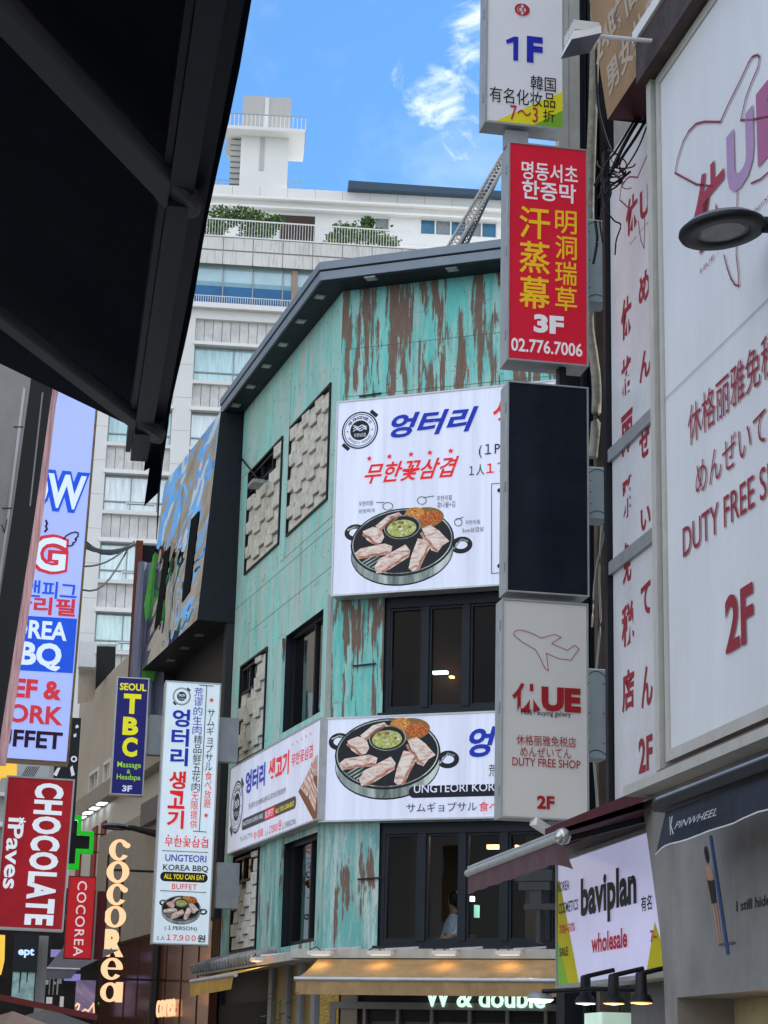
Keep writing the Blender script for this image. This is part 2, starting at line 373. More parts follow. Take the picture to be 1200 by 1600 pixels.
def wall(mb, u0, u1, z0, z1, holes, m, d=0, rev=.18, mr=None):
    """front sheet with rectangular openings and their reveals"""
    us = sorted({u0, u1, *[h[0] for h in holes], *[h[1] for h in holes]}); zs = sorted({z0, z1, *[h[2] for h in holes], *[h[3] for h in holes]})
    us = [u for u in us if u0 <= u <= u1]; zs = [z for z in zs if z0 <= z <= z1]
    for i in range(len(us)-1):
        for j in range(len(zs)-1):
            cu = (us[i]+us[i+1])/2; cz = (zs[j]+zs[j+1])/2
            if any(h[0] < cu < h[1] and h[2] < cz < h[3] for h in holes): continue
            mb.quad([(us[i], d, zs[j]), (us[i+1], d, zs[j]), (us[i+1], d, zs[j+1]), (us[i], d, zs[j+1])], m)
    mr = mr or m
    for a, b, c, e in holes:
        mb.quad([(a, d, c), (a, d, e), (a, d+rev, e), (a, d+rev, c)], mr); mb.quad([(b, d, c), (b, d+rev, c), (b, d+rev, e), (b, d, e)], mr)
        mb.quad([(a, d, e), (b, d, e), (b, d+rev, e), (a, d+rev, e)], mr); mb.quad([(a, d, c), (a, d+rev, c), (b, d+rev, c), (b, d, c)], mr)
def frame(mb, u0, u1, z0, z1, d0, d1, t, m):
    mb.box(u0, u0+t, d0, d1, z0, z1, m); mb.box(u1-t, u1, d0, d1, z0, z1, m)
    mb.box(u0+t, u1-t, d0, d1, z0, z0+t, m); mb.box(u0+t, u1-t, d0, d1, z1-t, z1, m)

# ------------------------------------------------------------------ ground and street
ASPH = mat('asphalt', (.055, .055, .057), .85, scale=30, var=.35, bump=.2)
PAVE = mat('paving_stone', (.36, .35, .33), .8, scale=14, var=.3)
g = MB(); g.quad([(-600, -600, 0), (600, -600, 0), (600, 1500, 0), (-600, 1500, 0)], ASPH); g.build('ground', kind='structure')
RW = right_wall(4.35); LW = left_wall(1.6)
g = MB(right_wall(2.6)); g.box(-60, 25, 0, 2.2, -.1, .14, PAVE); g.build('pavement', kind='structure')
g = MB(left_wall(-.6)); g.box(-25, 60, 0, 2.6, -.1, .14, PAVE); g.build('pavement', kind='structure')

def signbox(name, label, cat, face, TL, TR, BR, BL, d0, depth, mface, mframe, trim=.03, group=None, side=None):
    u0 = (face.p(*TL, d0)[0]+face.p(*BL, d0)[0])/2; u1 = (face.p(*TR, d0)[0]+face.p(*BR, d0)[0])/2
    z1 = (face.p(*TL, d0)[1]+face.p(*TR, d0)[1])/2; z0 = (face.p(*BL, d0)[1]+face.p(*BR, d0)[1])/2
    r = thing(name, label, cat, face, (u0, d0, z0), group)
    b = MB(face); b.box(u0, u1, d0+.016, d0+depth, z0, z1, side or mframe)
    for k in (.12, .5, .88):      # hinge straps and screws on the near side of the case
        b.box(u0-.006, u0, d0+.05, d0+.08, z0+(z1-z0)*k-.04, z0+(z1-z0)*k+.04, GREYM)
    b.build('case', r)
    b = MB(face); frame(b, u0-.002, u1+.002, z0-.002, z1+.002, d0, d0+.0158, trim, mframe); b.build('frame', r)
    b = MB(face); b.box(u0+trim, u1-trim, d0+.012, d0+.0157, z0+trim, z1-trim, mface); b.build('panel', r)
    return r, u0, u1, z0, z1

# ------------------------------------------------------------------ printed art used on the restaurant's boards
def pan_art(mb, cu, cz, k, d):
    X = lambda x: cu+(x-750)*k
    Z = lambda y: cz-(y-830)*k
    def E(x, y, rx, ry, l, m, **q): mb.ell(X(x), Z(y), rx*k, ry*k, d-l*.0011, m, **q)
    def P(pts, l, m): mb.flat([(X(x), Z(y)) for x, y in pts], d-l*.0011, m)
    def S(pts, w, l, m): mb.stroke([(X(x), Z(y)) for x, y in pts], w*k, d-l*.0011, m)
    for cx, cy, fl in ((556, 772, 1), (990, 853, -1)):
        mb.ring(X(cx), Z(cy), 44*k, 33*k, 24*k, 15*k, d, PAN); S([(cx-30, cy-12*fl), (cx, cy-23), (cx+25, cy-14)], 6, 1, STEEL)
    E(750, 866, 209, 130, 0, PAN); E(750, 862, 207, 128, 1, STEEL); [E(750, 855-i*3, 208-i*.4, 129, 1.1+i*.1, STEEL) for i in range(0)]
    E(750, 824, 211, 134, 2, PAN); mb.ring(X(750), Z(822), 204*k, 127*k, 200*k, 123*k, d-.0033, STEEL)
    E(840, 735, 78, 42, 4, BRASS); E(800, 716, 40, 26, 5, KIMCHI); E(866, 738, 46, 28, 6, mottled('kimchi_dark_print', (.22, .03, .01), (.48, .10, .02), (.66, .30, .08), 40))
    P([(676, 765), (824, 765), (815, 805), (790, 832), (750, 840), (708, 832), (685, 805)], 4, PAN)
    E(750, 765, 74, 48, 5, STEEL); E(750, 766, 70, 44, 6, PAN); E(748, 770, 60, 34, 7, GREENS)
    rr = random.Random(3)
    for i in range(16):
        a = rr.random()*6.28; q = rr.random()**.5
        E(748+50*q*math.cos(a), 768+26*q*math.sin(a), 9, 5, 8, (MEATW, GREENS, BRASS)[i % 3], n=7)
    for i in range(5): S([(590+i*14, 895+i*7), (640+i*14, 868+i*7)], 6, 3, STEEL)
    for pts, ax in (([(640, 752), (690, 715), (735, 705), (747, 715), (700, 745), (660, 772)], (.85, -.5)),
                    ([(588, 770), (630, 755), (665, 765), (678, 800), (665, 822), (630, 822), (605, 805)], (.8, .6)),
                    ([(558, 855), (580, 838), (680, 825), (712, 838), (705, 868), (650, 872), (570, 880)], (1, -.1)),
                    ([(640, 915), (660, 885), (765, 835), (785, 860), (780, 885), (700, 930), (650, 942)], (.87, -.5)),
                    ([(780, 930), (790, 880), (815, 815), (865, 825), (868, 850), (840, 900), (825, 935), (795, 942)], (.45, -.9)),
                    ([(830, 775), (865, 765), (900, 790), (942, 835), (915, 850), (895, 875), (870, 865), (850, 820)], (.65, .75))):
        P(pts, 5, MEATW); mx = sum(p[0] for p in pts)/len(pts); my = sum(p[1] for p in pts)/len(pts)
        nx, ny = -ax[1], ax[0]; a = [(p[0]-mx)*ax[0]+(p[1]-my)*ax[1] for p in pts]; n = [(p[0]-mx)*nx+(p[1]-my)*ny for p in pts]
        la, lb = min(a)*.8, max(a)*.82
        for off, w in ((.66, 10),):
            o = off*max(n); st = [(mx+ax[0]*t+nx*(o+2.5*math.sin(t*.12+off*9)), my+ax[1]*t+ny*(o+2.5*math.sin(t*.12+off*9))) for t in [la+(lb-la)*i/9 for i in range(10)]]
            S(st, w, 6, MEATR)
def logo_art(mb, cu, cz, r, d, mw, small=False):
    mb.nt += 1; mb.cur = mb.nt
    for sx in (1, -1):
        a = R(48 if sx > 0 else 228); c = Vector((cu+1.12*r*math.cos(a), cz+1.12*r*math.sin(a))); t = Vector((-math.sin(a), math.cos(a))); n = Vector((math.cos(a), math.sin(a)))
        mb.flat([tuple(c+t*i*.24*r+n*j*.10*r) for i, j in ((-1, -1), (1, -1), (1, 1), (-1, 1))], d, L_DARK)
    mb.ell(cu, cz, r, r, d-.001, L_DARK); mb.ell(cu, cz, .92*r, .92*r, d-.002, mw); mb.ring(cu, cz, .87*r, .87*r, .83*r, .83*r, d-.003, L_DARK)
    mb.ell(cu, cz, .53*r, .53*r, d-.003, L_DARK)
    for j in (-1, 0, 1):
        mb.stroke([(cu+(t/8-.5)*.72*r, cz+.12*r+j*.10*r+.05*r*math.sin(t*1.3+j)) for t in range(9)], .045*r, d-.004, mw)
    def arc(s, a0, a1, rad, sz, flip):
        n = len(s)
        for i, ch in enumerate(s):
            if ch == ' ': continue
            a = R(a0+(a1-a0)*i/(n-1)); V, P = glyphs(ch); h = sz; w = sz*(.35 if ch in '!il' else .9)
            th = a-math.pi/2 if not flip else a+math.pi/2
            W = []
            for x, y in V:
                px = (x-.5)*w; py = (y-.5)*h
                W.append((cu+rad*math.cos(a)+px*math.cos(th)-py*math.sin(th), d-.004, cz+rad*math.sin(a)+px*math.sin(th)+py*math.cos(th)))
            mb.add(W, P, L_DARK)
    if not small:
        arc('All you can eat !!', 150, 32, .68*r, .17*r, False); arc('엉터리생고기 무한꽃삼겹', 215, 325, .68*r, .15*r, True)
        mb.textuz('무한삼겹', cu-.32*r, cz-.36*r, cu+.32*r, cz-.16*r, mw, d-.004)
        mb.star(cu-.68*r, cz-.02*r, .06*r, d-.004, L_DARK); mb.star(cu+.68*r, cz-.02*r, .06*r, d-.004, L_DARK)
    else:
        mb.textuz('무한삼겹', cu-.34*r, cz-.38*r, cu+.34*r, cz-.16*r, mw, d-.004)
    mb.cur = 0

# ------------------------------------------------------------------ the turquoise corner restaurant building
GF = across(521, 940, 28.0, 111.1); _c = (GF.o.x, GF.o.y); GL = Face(_c, 162.55)
PAT_F = patina('peeling_paint_front', .662, .70, fine=1.15, scl=(12, 12, 1.25))
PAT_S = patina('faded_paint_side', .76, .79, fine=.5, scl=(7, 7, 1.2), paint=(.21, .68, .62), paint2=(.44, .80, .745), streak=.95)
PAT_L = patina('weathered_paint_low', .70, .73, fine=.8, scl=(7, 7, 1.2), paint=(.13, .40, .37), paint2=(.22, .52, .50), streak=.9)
ZT = GF.p(537, 455)[1]; ZF = GF.p(560, 1483)[1]; ZS = ZT
UL = GL.p(368, 950)[0]; UR_ = 9.5
bld = thing('restaurant_building', 'turquoise corner building with peeling paint, grey eaves and brick-like lattice screens', 'building', GF, (0, 0, 0))
_bldL = bld
def H(face, ll, ur, d=0):
    a = face.p(*ll, d); b = face.p(*ur, d); return (a[0], b[0], a[1], b[1])
h3 = H(GF, (597, 1115), (880, 930)); h3 = (h3[0], 4.2, h3[2], GF.p(600, 928)[1])
h2 = H(GF, (589, 1478), (880, 1288)); h2 = (h2[0], 4.2, h2[2], GF.p(592, 1286)[1])
Zm = (h2[3]+h3[2])/2
def bmb(face):   # builder for parts of the building drawn on the side face: convert to the building's frame on build
    return MB(face)
def bbuild(mb, name, parent, **k):
    if mb.f is not GF:
        T = GF.M.inverted() @ mb.f.M; mb.v = [tuple(T @ Vector(v)) for v in mb.v]; mb.f = GF
    return mb.build(name, parent, **k)
m = MB(GF); wall(m, 0, UR_, Zm, ZT, [h3], PAT_F, 0, .16, NAVYF); bbuild(m, 'front_wall', bld)
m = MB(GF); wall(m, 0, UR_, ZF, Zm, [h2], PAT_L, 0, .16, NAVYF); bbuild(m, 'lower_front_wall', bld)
def HL(TL, TR, BR, BL):
    q = [GL.p(*p) for p in (TL, TR, BR, BL)]; return ((q[0][0]+q[3][0])/2, (q[1][0]+q[2][0])/2, (q[2][1]+q[3][1])/2, (q[0][1]+q[1][1])/2)
LA = HL((455, 668.8), (518.2, 600.1), (511.7, 779.9), (449.2, 836.6))
LB = HL((389.8, 740), (442.3, 685.2), (436.6, 847.4), (384, 898))
LC = HL((378, 1042), (418.6, 1013), (412, 1170), (371, 1196))
LD = HL((365, 1339), (405, 1324), (401, 1480), (362, 1490))
W3 = HL((447.3, 993.8), (506, 950.5), (500, 1116), (441, 1142))
W2 = HL((443, 1316), (495, 1304), (492, 1472), (440, 1479))
Zs = (W2[3]+W3[2])/2
m = MB(GL); wall(m, UL, 0, Zs, ZT, [LA, LB, LC, W3], PAT_S, 0, .22, NAVYF); bbuild(m, 'side_wall', bld)
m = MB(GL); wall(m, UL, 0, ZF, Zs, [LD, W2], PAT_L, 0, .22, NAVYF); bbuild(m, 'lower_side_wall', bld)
# body behind the two faces: floors, rear walls, roof
foot = [GF.loc(GF.w(.02, .3, 0))[:2], (UR_, .02), (UR_, 9), GF.loc(GL.w(UL, 9, 0))[:2], GF.loc(GL.w(UL, .02, 0))[:2]]
foot[0] = GF.loc(GF.w(0, 0, 0) + (GF.n+GL.n)*.03)[:2]
m = MB(GF)
for z0, z1 in ((0, .05), (ZF-.95, ZF-.62), (Zm-.18, Zm-.02), (ZT-.02, ZT+.12)):
    n = len(foot); V = [(x, y, z0) for x, y in foot]+[(x, y, z1) for x, y in foot]; m = MB(GF)
    m.add(V, [tuple(range(n)), tuple(range(n, 2*n))]+[(i, (i+1) % n, (i+1) % n+n, i+n) for i in range(n)], INT_DARK); bbuild(m, 'floor_slab', bld)
m = MB(GF)
for a, b in ((1, 2), (2, 3), (3, 4)):
    p, q = foot[a], foot[b]; m.quad([(*p, 0), (*q, 0), (*q, ZT), (*p, ZT)], INT_DARK)
bbuild(m, 'rear_wall', bld)
m = MB(GF); m.box(.9, 1.65, 1.0, 1.06, ZF-.6, ZT-.3, INT_WOOD); m.box(1.7, 8.5, 4.0, 4.05, ZF-.6, ZT-.05, INT_DARK); bbuild(m, 'inner_partition', bld)
# windows on the front
def front_window(h, muls, zb, zt):
    m = MB(GF); u0, u1, z0, z1 = h; frame(m, u0, u1, z0, z1, .05, .14, .07, NAVYF)
    m.box(u0+.07, u1-.07, .02, .15, zt, z1-.07, NAVYF)
    for a, b in muls: m.box(a, b, .03, .15, z0+.07, zt, NAVYF)
    edges = [u0+.07]+[x for p in muls for x in p]+[u1-.07]
    for i in range(0, len(edges)-1, 2): frame(m, edges[i], edges[i+1], z0+.07, zt, .06, .12, .035, NAVYF)
    m.box(u0-.05, u1+.05, -.06, .05, z0-.05, z0, NAVYF)
    w = bbuild(m, 'window', bld)
    m = MB(GF); m.quad([(u0+.05, .1, z0+.05), (u1-.05, .1, z0+.05), (u1-.05, .1, zt+.01), (u0+.05, .1, zt+.01)], GLASS); bbuild(m, 'pane', w)
    return w
U = lambda px, py: GF.p(px, py, .05)[0]
front_window(h3, [(U(660, 1030), U(670, 1030)), (U(724, 1030), U(734, 1030)), (U(783, 1030), U(794, 1030)), (U(850, 1030), U(860, 1030))], 0, GF.p(640, 948)[1])
front_window(h2, [(U(653, 1390), U(665, 1390)), (U(718.5, 1390), U(728, 1390)), (U(783, 1390), U(794, 1390)), (U(850, 1390), U(860, 1390))], 0, GF.p(640, 1302)[1])
def side_window(h):
    m = MB(GL); u0, u1, z0, z1 = h; frame(m, u0, u1, z0, z1, .10, .2, .06, BLACK); c = u0+(u1-u0)*.62
    m.box(c-.03, c+.03, .11, .2, z0, z1, BLACK); m.box(u0, u1, .11, .19, z0+(z1-z0)*.02, z0+(z1-z0)*.05, BLACK); w = bbuild(m, 'window', bld)
    m = MB(GL); m.quad([(u0+.05, .15, z0+.05), (u1-.05, .15, z0+.05), (u1-.05, .15, z1-.05), (u0+.05, .15, z1-.05)], glass('side_glass', refl=.45, tint=(.35, .4, .42))); bbuild(m, 'pane', w)
side_window(W3); side_window(W2)
# lattice screens of staggered cream blocks
CREAM = mat('cream_block', (.70, .685, .61), .8, var=.3, dirt=.35, scale=7, bump=.15)
def lattice(h, nc, nr, hole=None):
    u0, u1, z0, z1 = h; m = MB(GL); frame(m, u0-.02, u1+.02, z0-.02, z1+.02, -.03, .1, .035, BLACK); m.box(u0, u1, .13, .15, z0, z1, BLACK)
    s = bbuild(m, 'lattice_screen', bld); m = MB(GL); cw = (u1-u0-.06)/nc; rh = (z1-z0-.06)/nr
    for i in range(nc):
        for j in range(-1, nr*2+1):
            if j % 2 != i % 2: continue
            a = u0+.03+i*cw; za = max(z0+.03+(j/2)*rh, z0+.03); zb = min(z0+.03+(j/2+1)*rh, z1-.03)
            if zb-za < .03: continue
            if hole and a+cw/2 < u0+(u1-u0)*hole[0] and zb > z1-(z1-z0)*hole[1]+rh*.3: continue
            t, b_ = (-.035, -.03) if (i+j//2) % 2 else (.012, .004)
            r0 = random.uniform(-.008, .008)
            V = [(a+.010, b_+r0, za+.012), (a+cw-.010, b_+.02+r0, za+.012), (a+cw-.010, t+.02+r0, zb-.012), (a+.006, t+r0, zb-.012)]
            V += [(x, .12, z) for x, _, z in V]
            m.add(V, [(0, 1, 2, 3)]+[(k, (k+1) % 4, (k+1) % 4+4, k+4) for k in range(4)], CREAM)
    bbuild(m, 'block', s)
    if hole:
        m = MB(GL); a, b, c, e = u0+.05, u0+(u1-u0)*hole[0], z1-(z1-z0)*hole[1], z1-.05; frame(m, a, b, c, e, .0, .1, .04, BLACK); m.box((a+b)/2-.02, (a+b)/2+.02, .01, .09, c, e, BLACK)
        m.quad([(a, .05, c), (b, .05, c), (b, .05, e), (a, .05, e)], GLASS); bbuild(m, 'vent_window', s)
lattice(LA, 6, 8); lattice(LB, 5, 8, (.72, .2)); lattice(LC, 5, 7, (.62, .3)); lattice(LD, 4, 7, (.7, .3))
# sheet seams and fixings of the cladding
SEAM = mat('cladding_seam', (.10, .12, .11), .8)
m = MB(GL)
for z, a, b in ((ZT-1.25, UL, LB[0]-.1), (LA[2]-.35, LB[1]+.1, -.1), (LB[2]-.5, UL, -.2), (W3[3]+.55, UL+1.2, -.1), (Zs+.9, UL, W3[0]-.3)): m.box(a, b, -.002, .001, z, z+.008, SEAM)
for u, a, b in ((LA[0]-.12, LA[2]-.3, ZT), (UL+1.1, Zs, LB[2]-.5), (-1.9, W3[3]+.5, LA[2]-.4)): m.box(u, u+.008, -.002, .001, a, b, SEAM)
for i in range(90): u, z = random.uniform(UL, -.1), random.uniform(Zs, ZT); (not any(h[0]-.1 < u < h[1]+.1 and h[2]-.1 < z < h[3]+.1 for h in (LA, LB, LC, W3))) and m.box(u, u+.018, -.004, .001, z, z+.018, SEAM)
bbuild(m, 'seam', bld)
m = MB(GF)
for z in (ZT-.95, ZT-1.7): m.box(.05, 5, -.002, .001, z, z+.008, SEAM)
for i in range(60): u, z = random.uniform(.05, 4.5), random.uniform(h3[3]+1.9, ZT); m.box(u, u+.018, -.004, .001, z, z+.018, SEAM)
for u, z in ((.32, ZT-1.72), (.34, h3[2]+.7), (.5, h2[2]+.9)): m.bar((u, -.02, z), (u+.35, -.02, z+.02), .02, .02, BLACK)
bbuild(m, 'front_seam', bld)
# eaves
SLATE = mat('slate_fascia', (.21, .255, .30), .42, .1, var=.1, scale=2); SOFF = mat('dark_soffit', (.020, .027, .036), .6, var=.3)
A_, B_ = atz(344, 649.5, ZS), atz(500, 440, ZS); po = -GF.loc(B_)[1]
eu = lambda P: GF.loc(P)
C_ = GF.w(UR_+.5, -po, ZS); inn = [GF.w(UR_+.5, .5, ZS), GF.w(.5, .5, ZS), GL.w(GL.loc(A_)[0], .5, ZS)]
def slabpoly(P, z0, z1, mm):
    m = MB(GF); Q = [GF.loc(p)[:2] for p in P]; n = len(Q)
    m.add([(x, y, z0) for x, y in Q]+[(x, y, z1) for x, y in Q], [tuple(range(n)), tuple(range(n, 2*n))]+[(i, (i+1) % n, (i+1) % n+n, i+n) for i in range(n)], mm); return m
def grow(P, k):
    ctr = GF.w(3, 4, 0); ctr.z = 0; return [Vector((p.x, p.y, 0))+(Vector((p.x, p.y, 0))-ctr).normalized()*k if i < 3 else p for i, p in enumerate(P)]
ring_ = [A_, B_, C_]+inn
bbuild(slabpoly(grow(ring_, -.04), ZS-.001, ZS+.02, SOFF), 'soffit', bld)
bbuild(slabpoly(ring_, ZS+.021, ZS+.155, SLATE), 'fascia', bld)
bbuild(slabpoly(grow(ring_, -.05), ZS+.156, ZS+.185, BLACK), 'gutter', bld)
bbuild(slabpoly(grow(ring_, .02), ZS+.186, ZS+.31, SLATE), 'roof_edge', bld)
for i, q in enumerate([(499.8, 465.5), (470, 503.8), (442.4, 540), (416.5, 573.5), (391.8, 605.7), (369, 635), (580, 437), (706.7, 422.7)]):
    P = atz(*q, ZS-.03); u, d, z = (GL if i < 6 else GF).loc(P); m = MB(GL if i < 6 else GF); frame(m, u-.09, u+.09, d-.09, d+.09, 0, 0, .0, GREYM) if False else None
    m.box(u-.085, u+.085, d-.07, d+.07, ZS-.02, ZS-.0015, GREYM); m.box(u-.055, u+.055, d-.045, d+.045, ZS-.0245, ZS-.0205, mat('lamp_glass', (.5, .5, .45), .2)); bbuild(m, 'downlight', bld)
# the storey below the boards, pilasters, ledge
m = MB(GL); a = GL.p(418, 1400)[0]; b = GL.p(441, 1400)[0]; m.box(a, b, -.05, .02, ZF, Zs+.2, PAT_L); a = GL.p(424, 1080)[0]; b = GL.p(444, 1080)[0]; m.box(a, b, -.05, -.002, Zs+.2, GL.p(430, 1010)[1], PAT_S); bbuild(m, 'pilaster', bld)
m = MB(GL); a = GL.p(519, 1000)[0]; m.box(-.16, -.01, -.035, -.002, Zs, GL.p(510, 935)[1], mat('pale_corner_post', (.42, .45, .42), .7, dirt=.5)); bbuild(m, 'corner_post', bld)
LEDGE = mat('ledge_paint', (.50, .48, .43), .7, dirt=.35)
m = MB(GF); z0, z1 = GF.p(600, 1497, -.4)[1], GF.p(600, 1482.5, -.4)[1]; m.box(-.3, UR_, -.42, .0, z0, z1, LEDGE); bbuild(m, 'ledge', bld)
m = MB(GL); m.box(UL, -.05, -.42, 0, z0-.02, z1-.03, LEDGE); bbuild(m, 'side_ledge', bld)
m = MB(GL); TILE = mat('old_tile', (.30, .31, .31), .8, var=.5)
for i in range(22):
    u = UL+.1+i*.19; m.tube([(u, -.5, z1-.05), (u, -.12, z1+.09)], .075, TILE, 8)
bbuild(m, 'tile_row', bld)
# ground floor: recessed shop front
BROWN = mat('brown_shutter', (.075, .06, .05), .7, stretch=(1, 1, 30), var=.25); GREYW = mat('grey_shop_frame', (.20, .185, .17), .6)
m = MB(GF); m.box(.55, UR_, .1, .2, 2.75 if False else ZF-1.35, z0, mat('dark_signband', (.022, .018, .016), .7)); m.box(.55, UR_, .22, .3, 0, ZF-.8, GREYW); bbuild(m, 'shop_wall', bld)
zt1 = GF.p(600, 1566)[1]
m = MB(GF); u0 = GF.p(517, 1580)[0]; frame(m, u0, UR_-.1, .3, zt1, -.05, .2, .09, GREYW)
for px in (570, 622, 675, 734, 793, 853): u = GF.p(px, 1590)[0]; m.box(u-.02, u+.02, -.03, .19, .39, zt1-.09, GREYW)
w = bbuild(m, 'shop_window', bld); m = MB(GF); m.quad([(u0+.05, .1, .35), (UR_-.2, .1, .35), (UR_-.2, .1, zt1-.05), (u0+.05, .1, zt1-.05)], mat('blinded_glass', (.13, .12, .105), .15, var=.2, stretch=(9, 1, .5))); bbuild(m, 'pane', w)
m = MB(GL); m.box(UL, -.35, .12, .2, 0, z0, BROWN); bbuild(m, 'shutter', bld)
GOLD = mat('gold_trim', (.42, .27, .07), .35, .6, var=.6, scale=40, bump=.4)
m = MB(GL); a = GL.p(427, 1550)[0]
for i, k in enumerate([0, .34, .62, .9]): m.box(a+(0-a)*k, a+(0-a)*(k+.08), -.08, .1, 0, z0, GREYM)
for k in (.09, .43, .71): m.box(a+(0-a)*k, a+(0-a)*(k+.24), -.03, .1, 0, z0, GOLD)
m.box(-.05, .75, -.02, .05, 0, z0, GOLD) if False else None
bbuild(m, 'gold_column', bld)
m = MB(GF); m.box(0, .28, -.04, .1, 0, z0, GOLD); m.box(.30, .54, -.02, .1, 0, z0, mat('tan_panel', (.24, .20, .15), .6)); m.box(.0, .3, -.06, -.041, 1.9, 1.95, GREYM); bbuild(m, 'gold_panel', bld)
m = MB(GF)
ZL = (GF.p(700, 1574, 0)[1], GF.p(700, 1541, 0)[1])
WL = mat('shop_letters', (.75, .95, .85), .4, emit=.42, ecol=(.72, 1, .86))
m.textuz('W & double', GF.p(667, 1570)[0], ZL[0], GF.p(854, 1570)[0], ZL[1], WL, -.10, off=.012, ext=.04); bbuild(m, 'shop_lettering', bld)
# lit ceiling lamps inside
def roomlight(u, d, z, e):
    l = bpy.data.lights.new('room_light', 'AREA'); l.energy = e; l.color = (1, .80, .55); l.size = .5; lo = bpy.data.objects.new('room_light', l); COL.objects.link(lo); lo.location = GF.w(u, d, z)
roomlight(1.9, 2.2, ZT-.35, 60); roomlight(2.4, 1.9, Zm-.35, 60)
m = MB(GF)
def inlamp(px, py, d, w, h, mm):
    m = MB(GF); u, z = GF.p(px, py, d); m.box(u-w, u+w, d-.04, d+.04, z-h, z+h, mm); bbuild(m, 'ceiling_lamp', bld)
inlamp(688, 1051, .8, .11, .02, LAMP_W); inlamp(706, 1058, .9, .03, .014, LAMP_Y); inlamp(769, 1323.5, 2, .07, .03, LAMP_Y); inlamp(782, 1323.5, 2, .06, .03, LAMP_Y)
inlamp(737, 1404.5, 2.2, .035, .035, LAMP_W); inlamp(808, 1324, 2, .02, .03, LAMP_Y); inlamp(687, 1416, 3, .02, .05, LAMP_W); inlamp(745, 1424, 2.4, .03, .09, mat('screen_glow', (.3, .7, .6), .3, emit=.5))

# --- boards on the building
def board(name, label, face, TL, TR, BR, BL, d0, depth, group=None):
    return signbox(name, label, 'sign', face, TL, TR, BR, BL, d0, depth, L_WHITE, ALU, .025)
r, u0, u1, z0b, z1b = board('billboard', 'large white board with red and blue Korean letters above a round pan of meat, topmost', GF, (524.8, 626.6), (868, 593.5), (868, 909), (518.2, 931.7), -.3, .29)
d = -.3; t = MB(GF)
cu, cz = GF.p(562, 672, d); logo_art(t, cu, cz, .285, d+.010, L_WHITE)
t.text('엉터리', (600.6, 686), (748, 634), L_BLUE, d+.002, off=.035, shear=.12); t.text('생고기', (765, 664), (862, 617), L_RED, d+.002, off=.035, shear=.12)
t.text('무한꽃삼겹', (565, 757), (717.5, 712), L_RED, d+.002, off=.018, shear=.08)
for x, y in ((618, 486), (700, 478), (788, 469), (865, 462), (950, 455)): u, z = GF.p(340+x*.3833, 530+y*.3833, d); t.star(u, z, .048, d+.002, L_RED)
t.text('(１PERSON)', (748, 716), (846, 686), L_DARK, d+.002, off=.006); t.text('１人', (733, 744), (757, 724.5), L_DARK, d+.002, off=.004); t.text('１７,９００', (760, 742), (842, 717), L_RED, d+.002, off=.016, spc=.66); t.text('원', (846, 733), (868, 708), L_RED, d+.002, off=.012)
for s, ll, ur in (('무한리필', (560.5, 791), (582.6, 782)), ('된장찌개', (560.5, 802), (585, 794)), ('무한리필', (682.3, 783), (706, 773)), ('콩나물+김', (683, 794), (711, 782.5)), ('무한리필', (727, 820), (750, 811.5)), ('3cm삼겹살', (722, 832.5), (756, 822.5))):
    t.text(s, ll, ur, L_DARK, d+.002)
for cx, cy, rx, ry, tail in ((606, 791, 8, 6, ((588, 785), (600, 785))), (659, 782, 7, 6, ((664, 777), (678, 775))), (716, 816, 6, 6, ((712, 812), (724, 808)))):
    t.line([(cx+rx*math.cos(a*.55+2), cy+ry*math.sin(a*.55+2)) for a in range(12)], .010, d+.002, L_DARK); t.line(tail, .010, d+.002, L_DARK)
t.line([(868, 747), (768, 756), (768, 896), (868, 888)], .010, d+.002, L_DARK)
for q in ((780, 766), (780, 884)): u, z = GF.p(*q, d); t.ell(u, z, .03, .03, d+.002, L_DARK)
t.letters(r)
t = MB(GF); cu, cz = GF.p(627.5, 849, d); k = (GF.p(667.5, 849, d)[0]-GF.p(587.5, 849, d)[0])/(80/.3833); pan_art(t, cu, cz, k, d+.0115); t.build('food_picture', r)

r, u0, u1, z0b, z1b = board('billboard', 'long white board with a pan of meat, between the two rows of dark windows', GF, (502, 1124.3), (868, 1104), (868, 1277), (497, 1283.4), -.18, .17)
d = -.18; t = MB(GF); t.text('엉터리', (724, 1184), (868, 1131), L_BLUE, d+.002, off=.035, shear=.1); t.text('荒谬的生肉精品', (763.5, 1213), (868, 1191), L_DARK, d+.002)
a, b = GF.p(638, 1247, d), GF.p(862, 1222, d); t.pill(a[0], a[1], b[0], b[1], d+.009, L_DARK); t.text('UNGTEORI KOREA BBQ', (646.5, 1241.5), (832, 1221), L_WHITE, d+.002, off=.006)
t.text('サムギョプサル', (635, 1269.5), (745, 1252), L_DARK, d+.002); t.text('食べ放題', (748, 1268), (812, 1251), L_RED, d+.002, off=.006); t.letters(r)
t = MB(GF); cu, cz = GF.p(604.5, 1180, d); pan_art(t, cu, cz, k*1.0, d+.0115); t.build('food_picture', r)

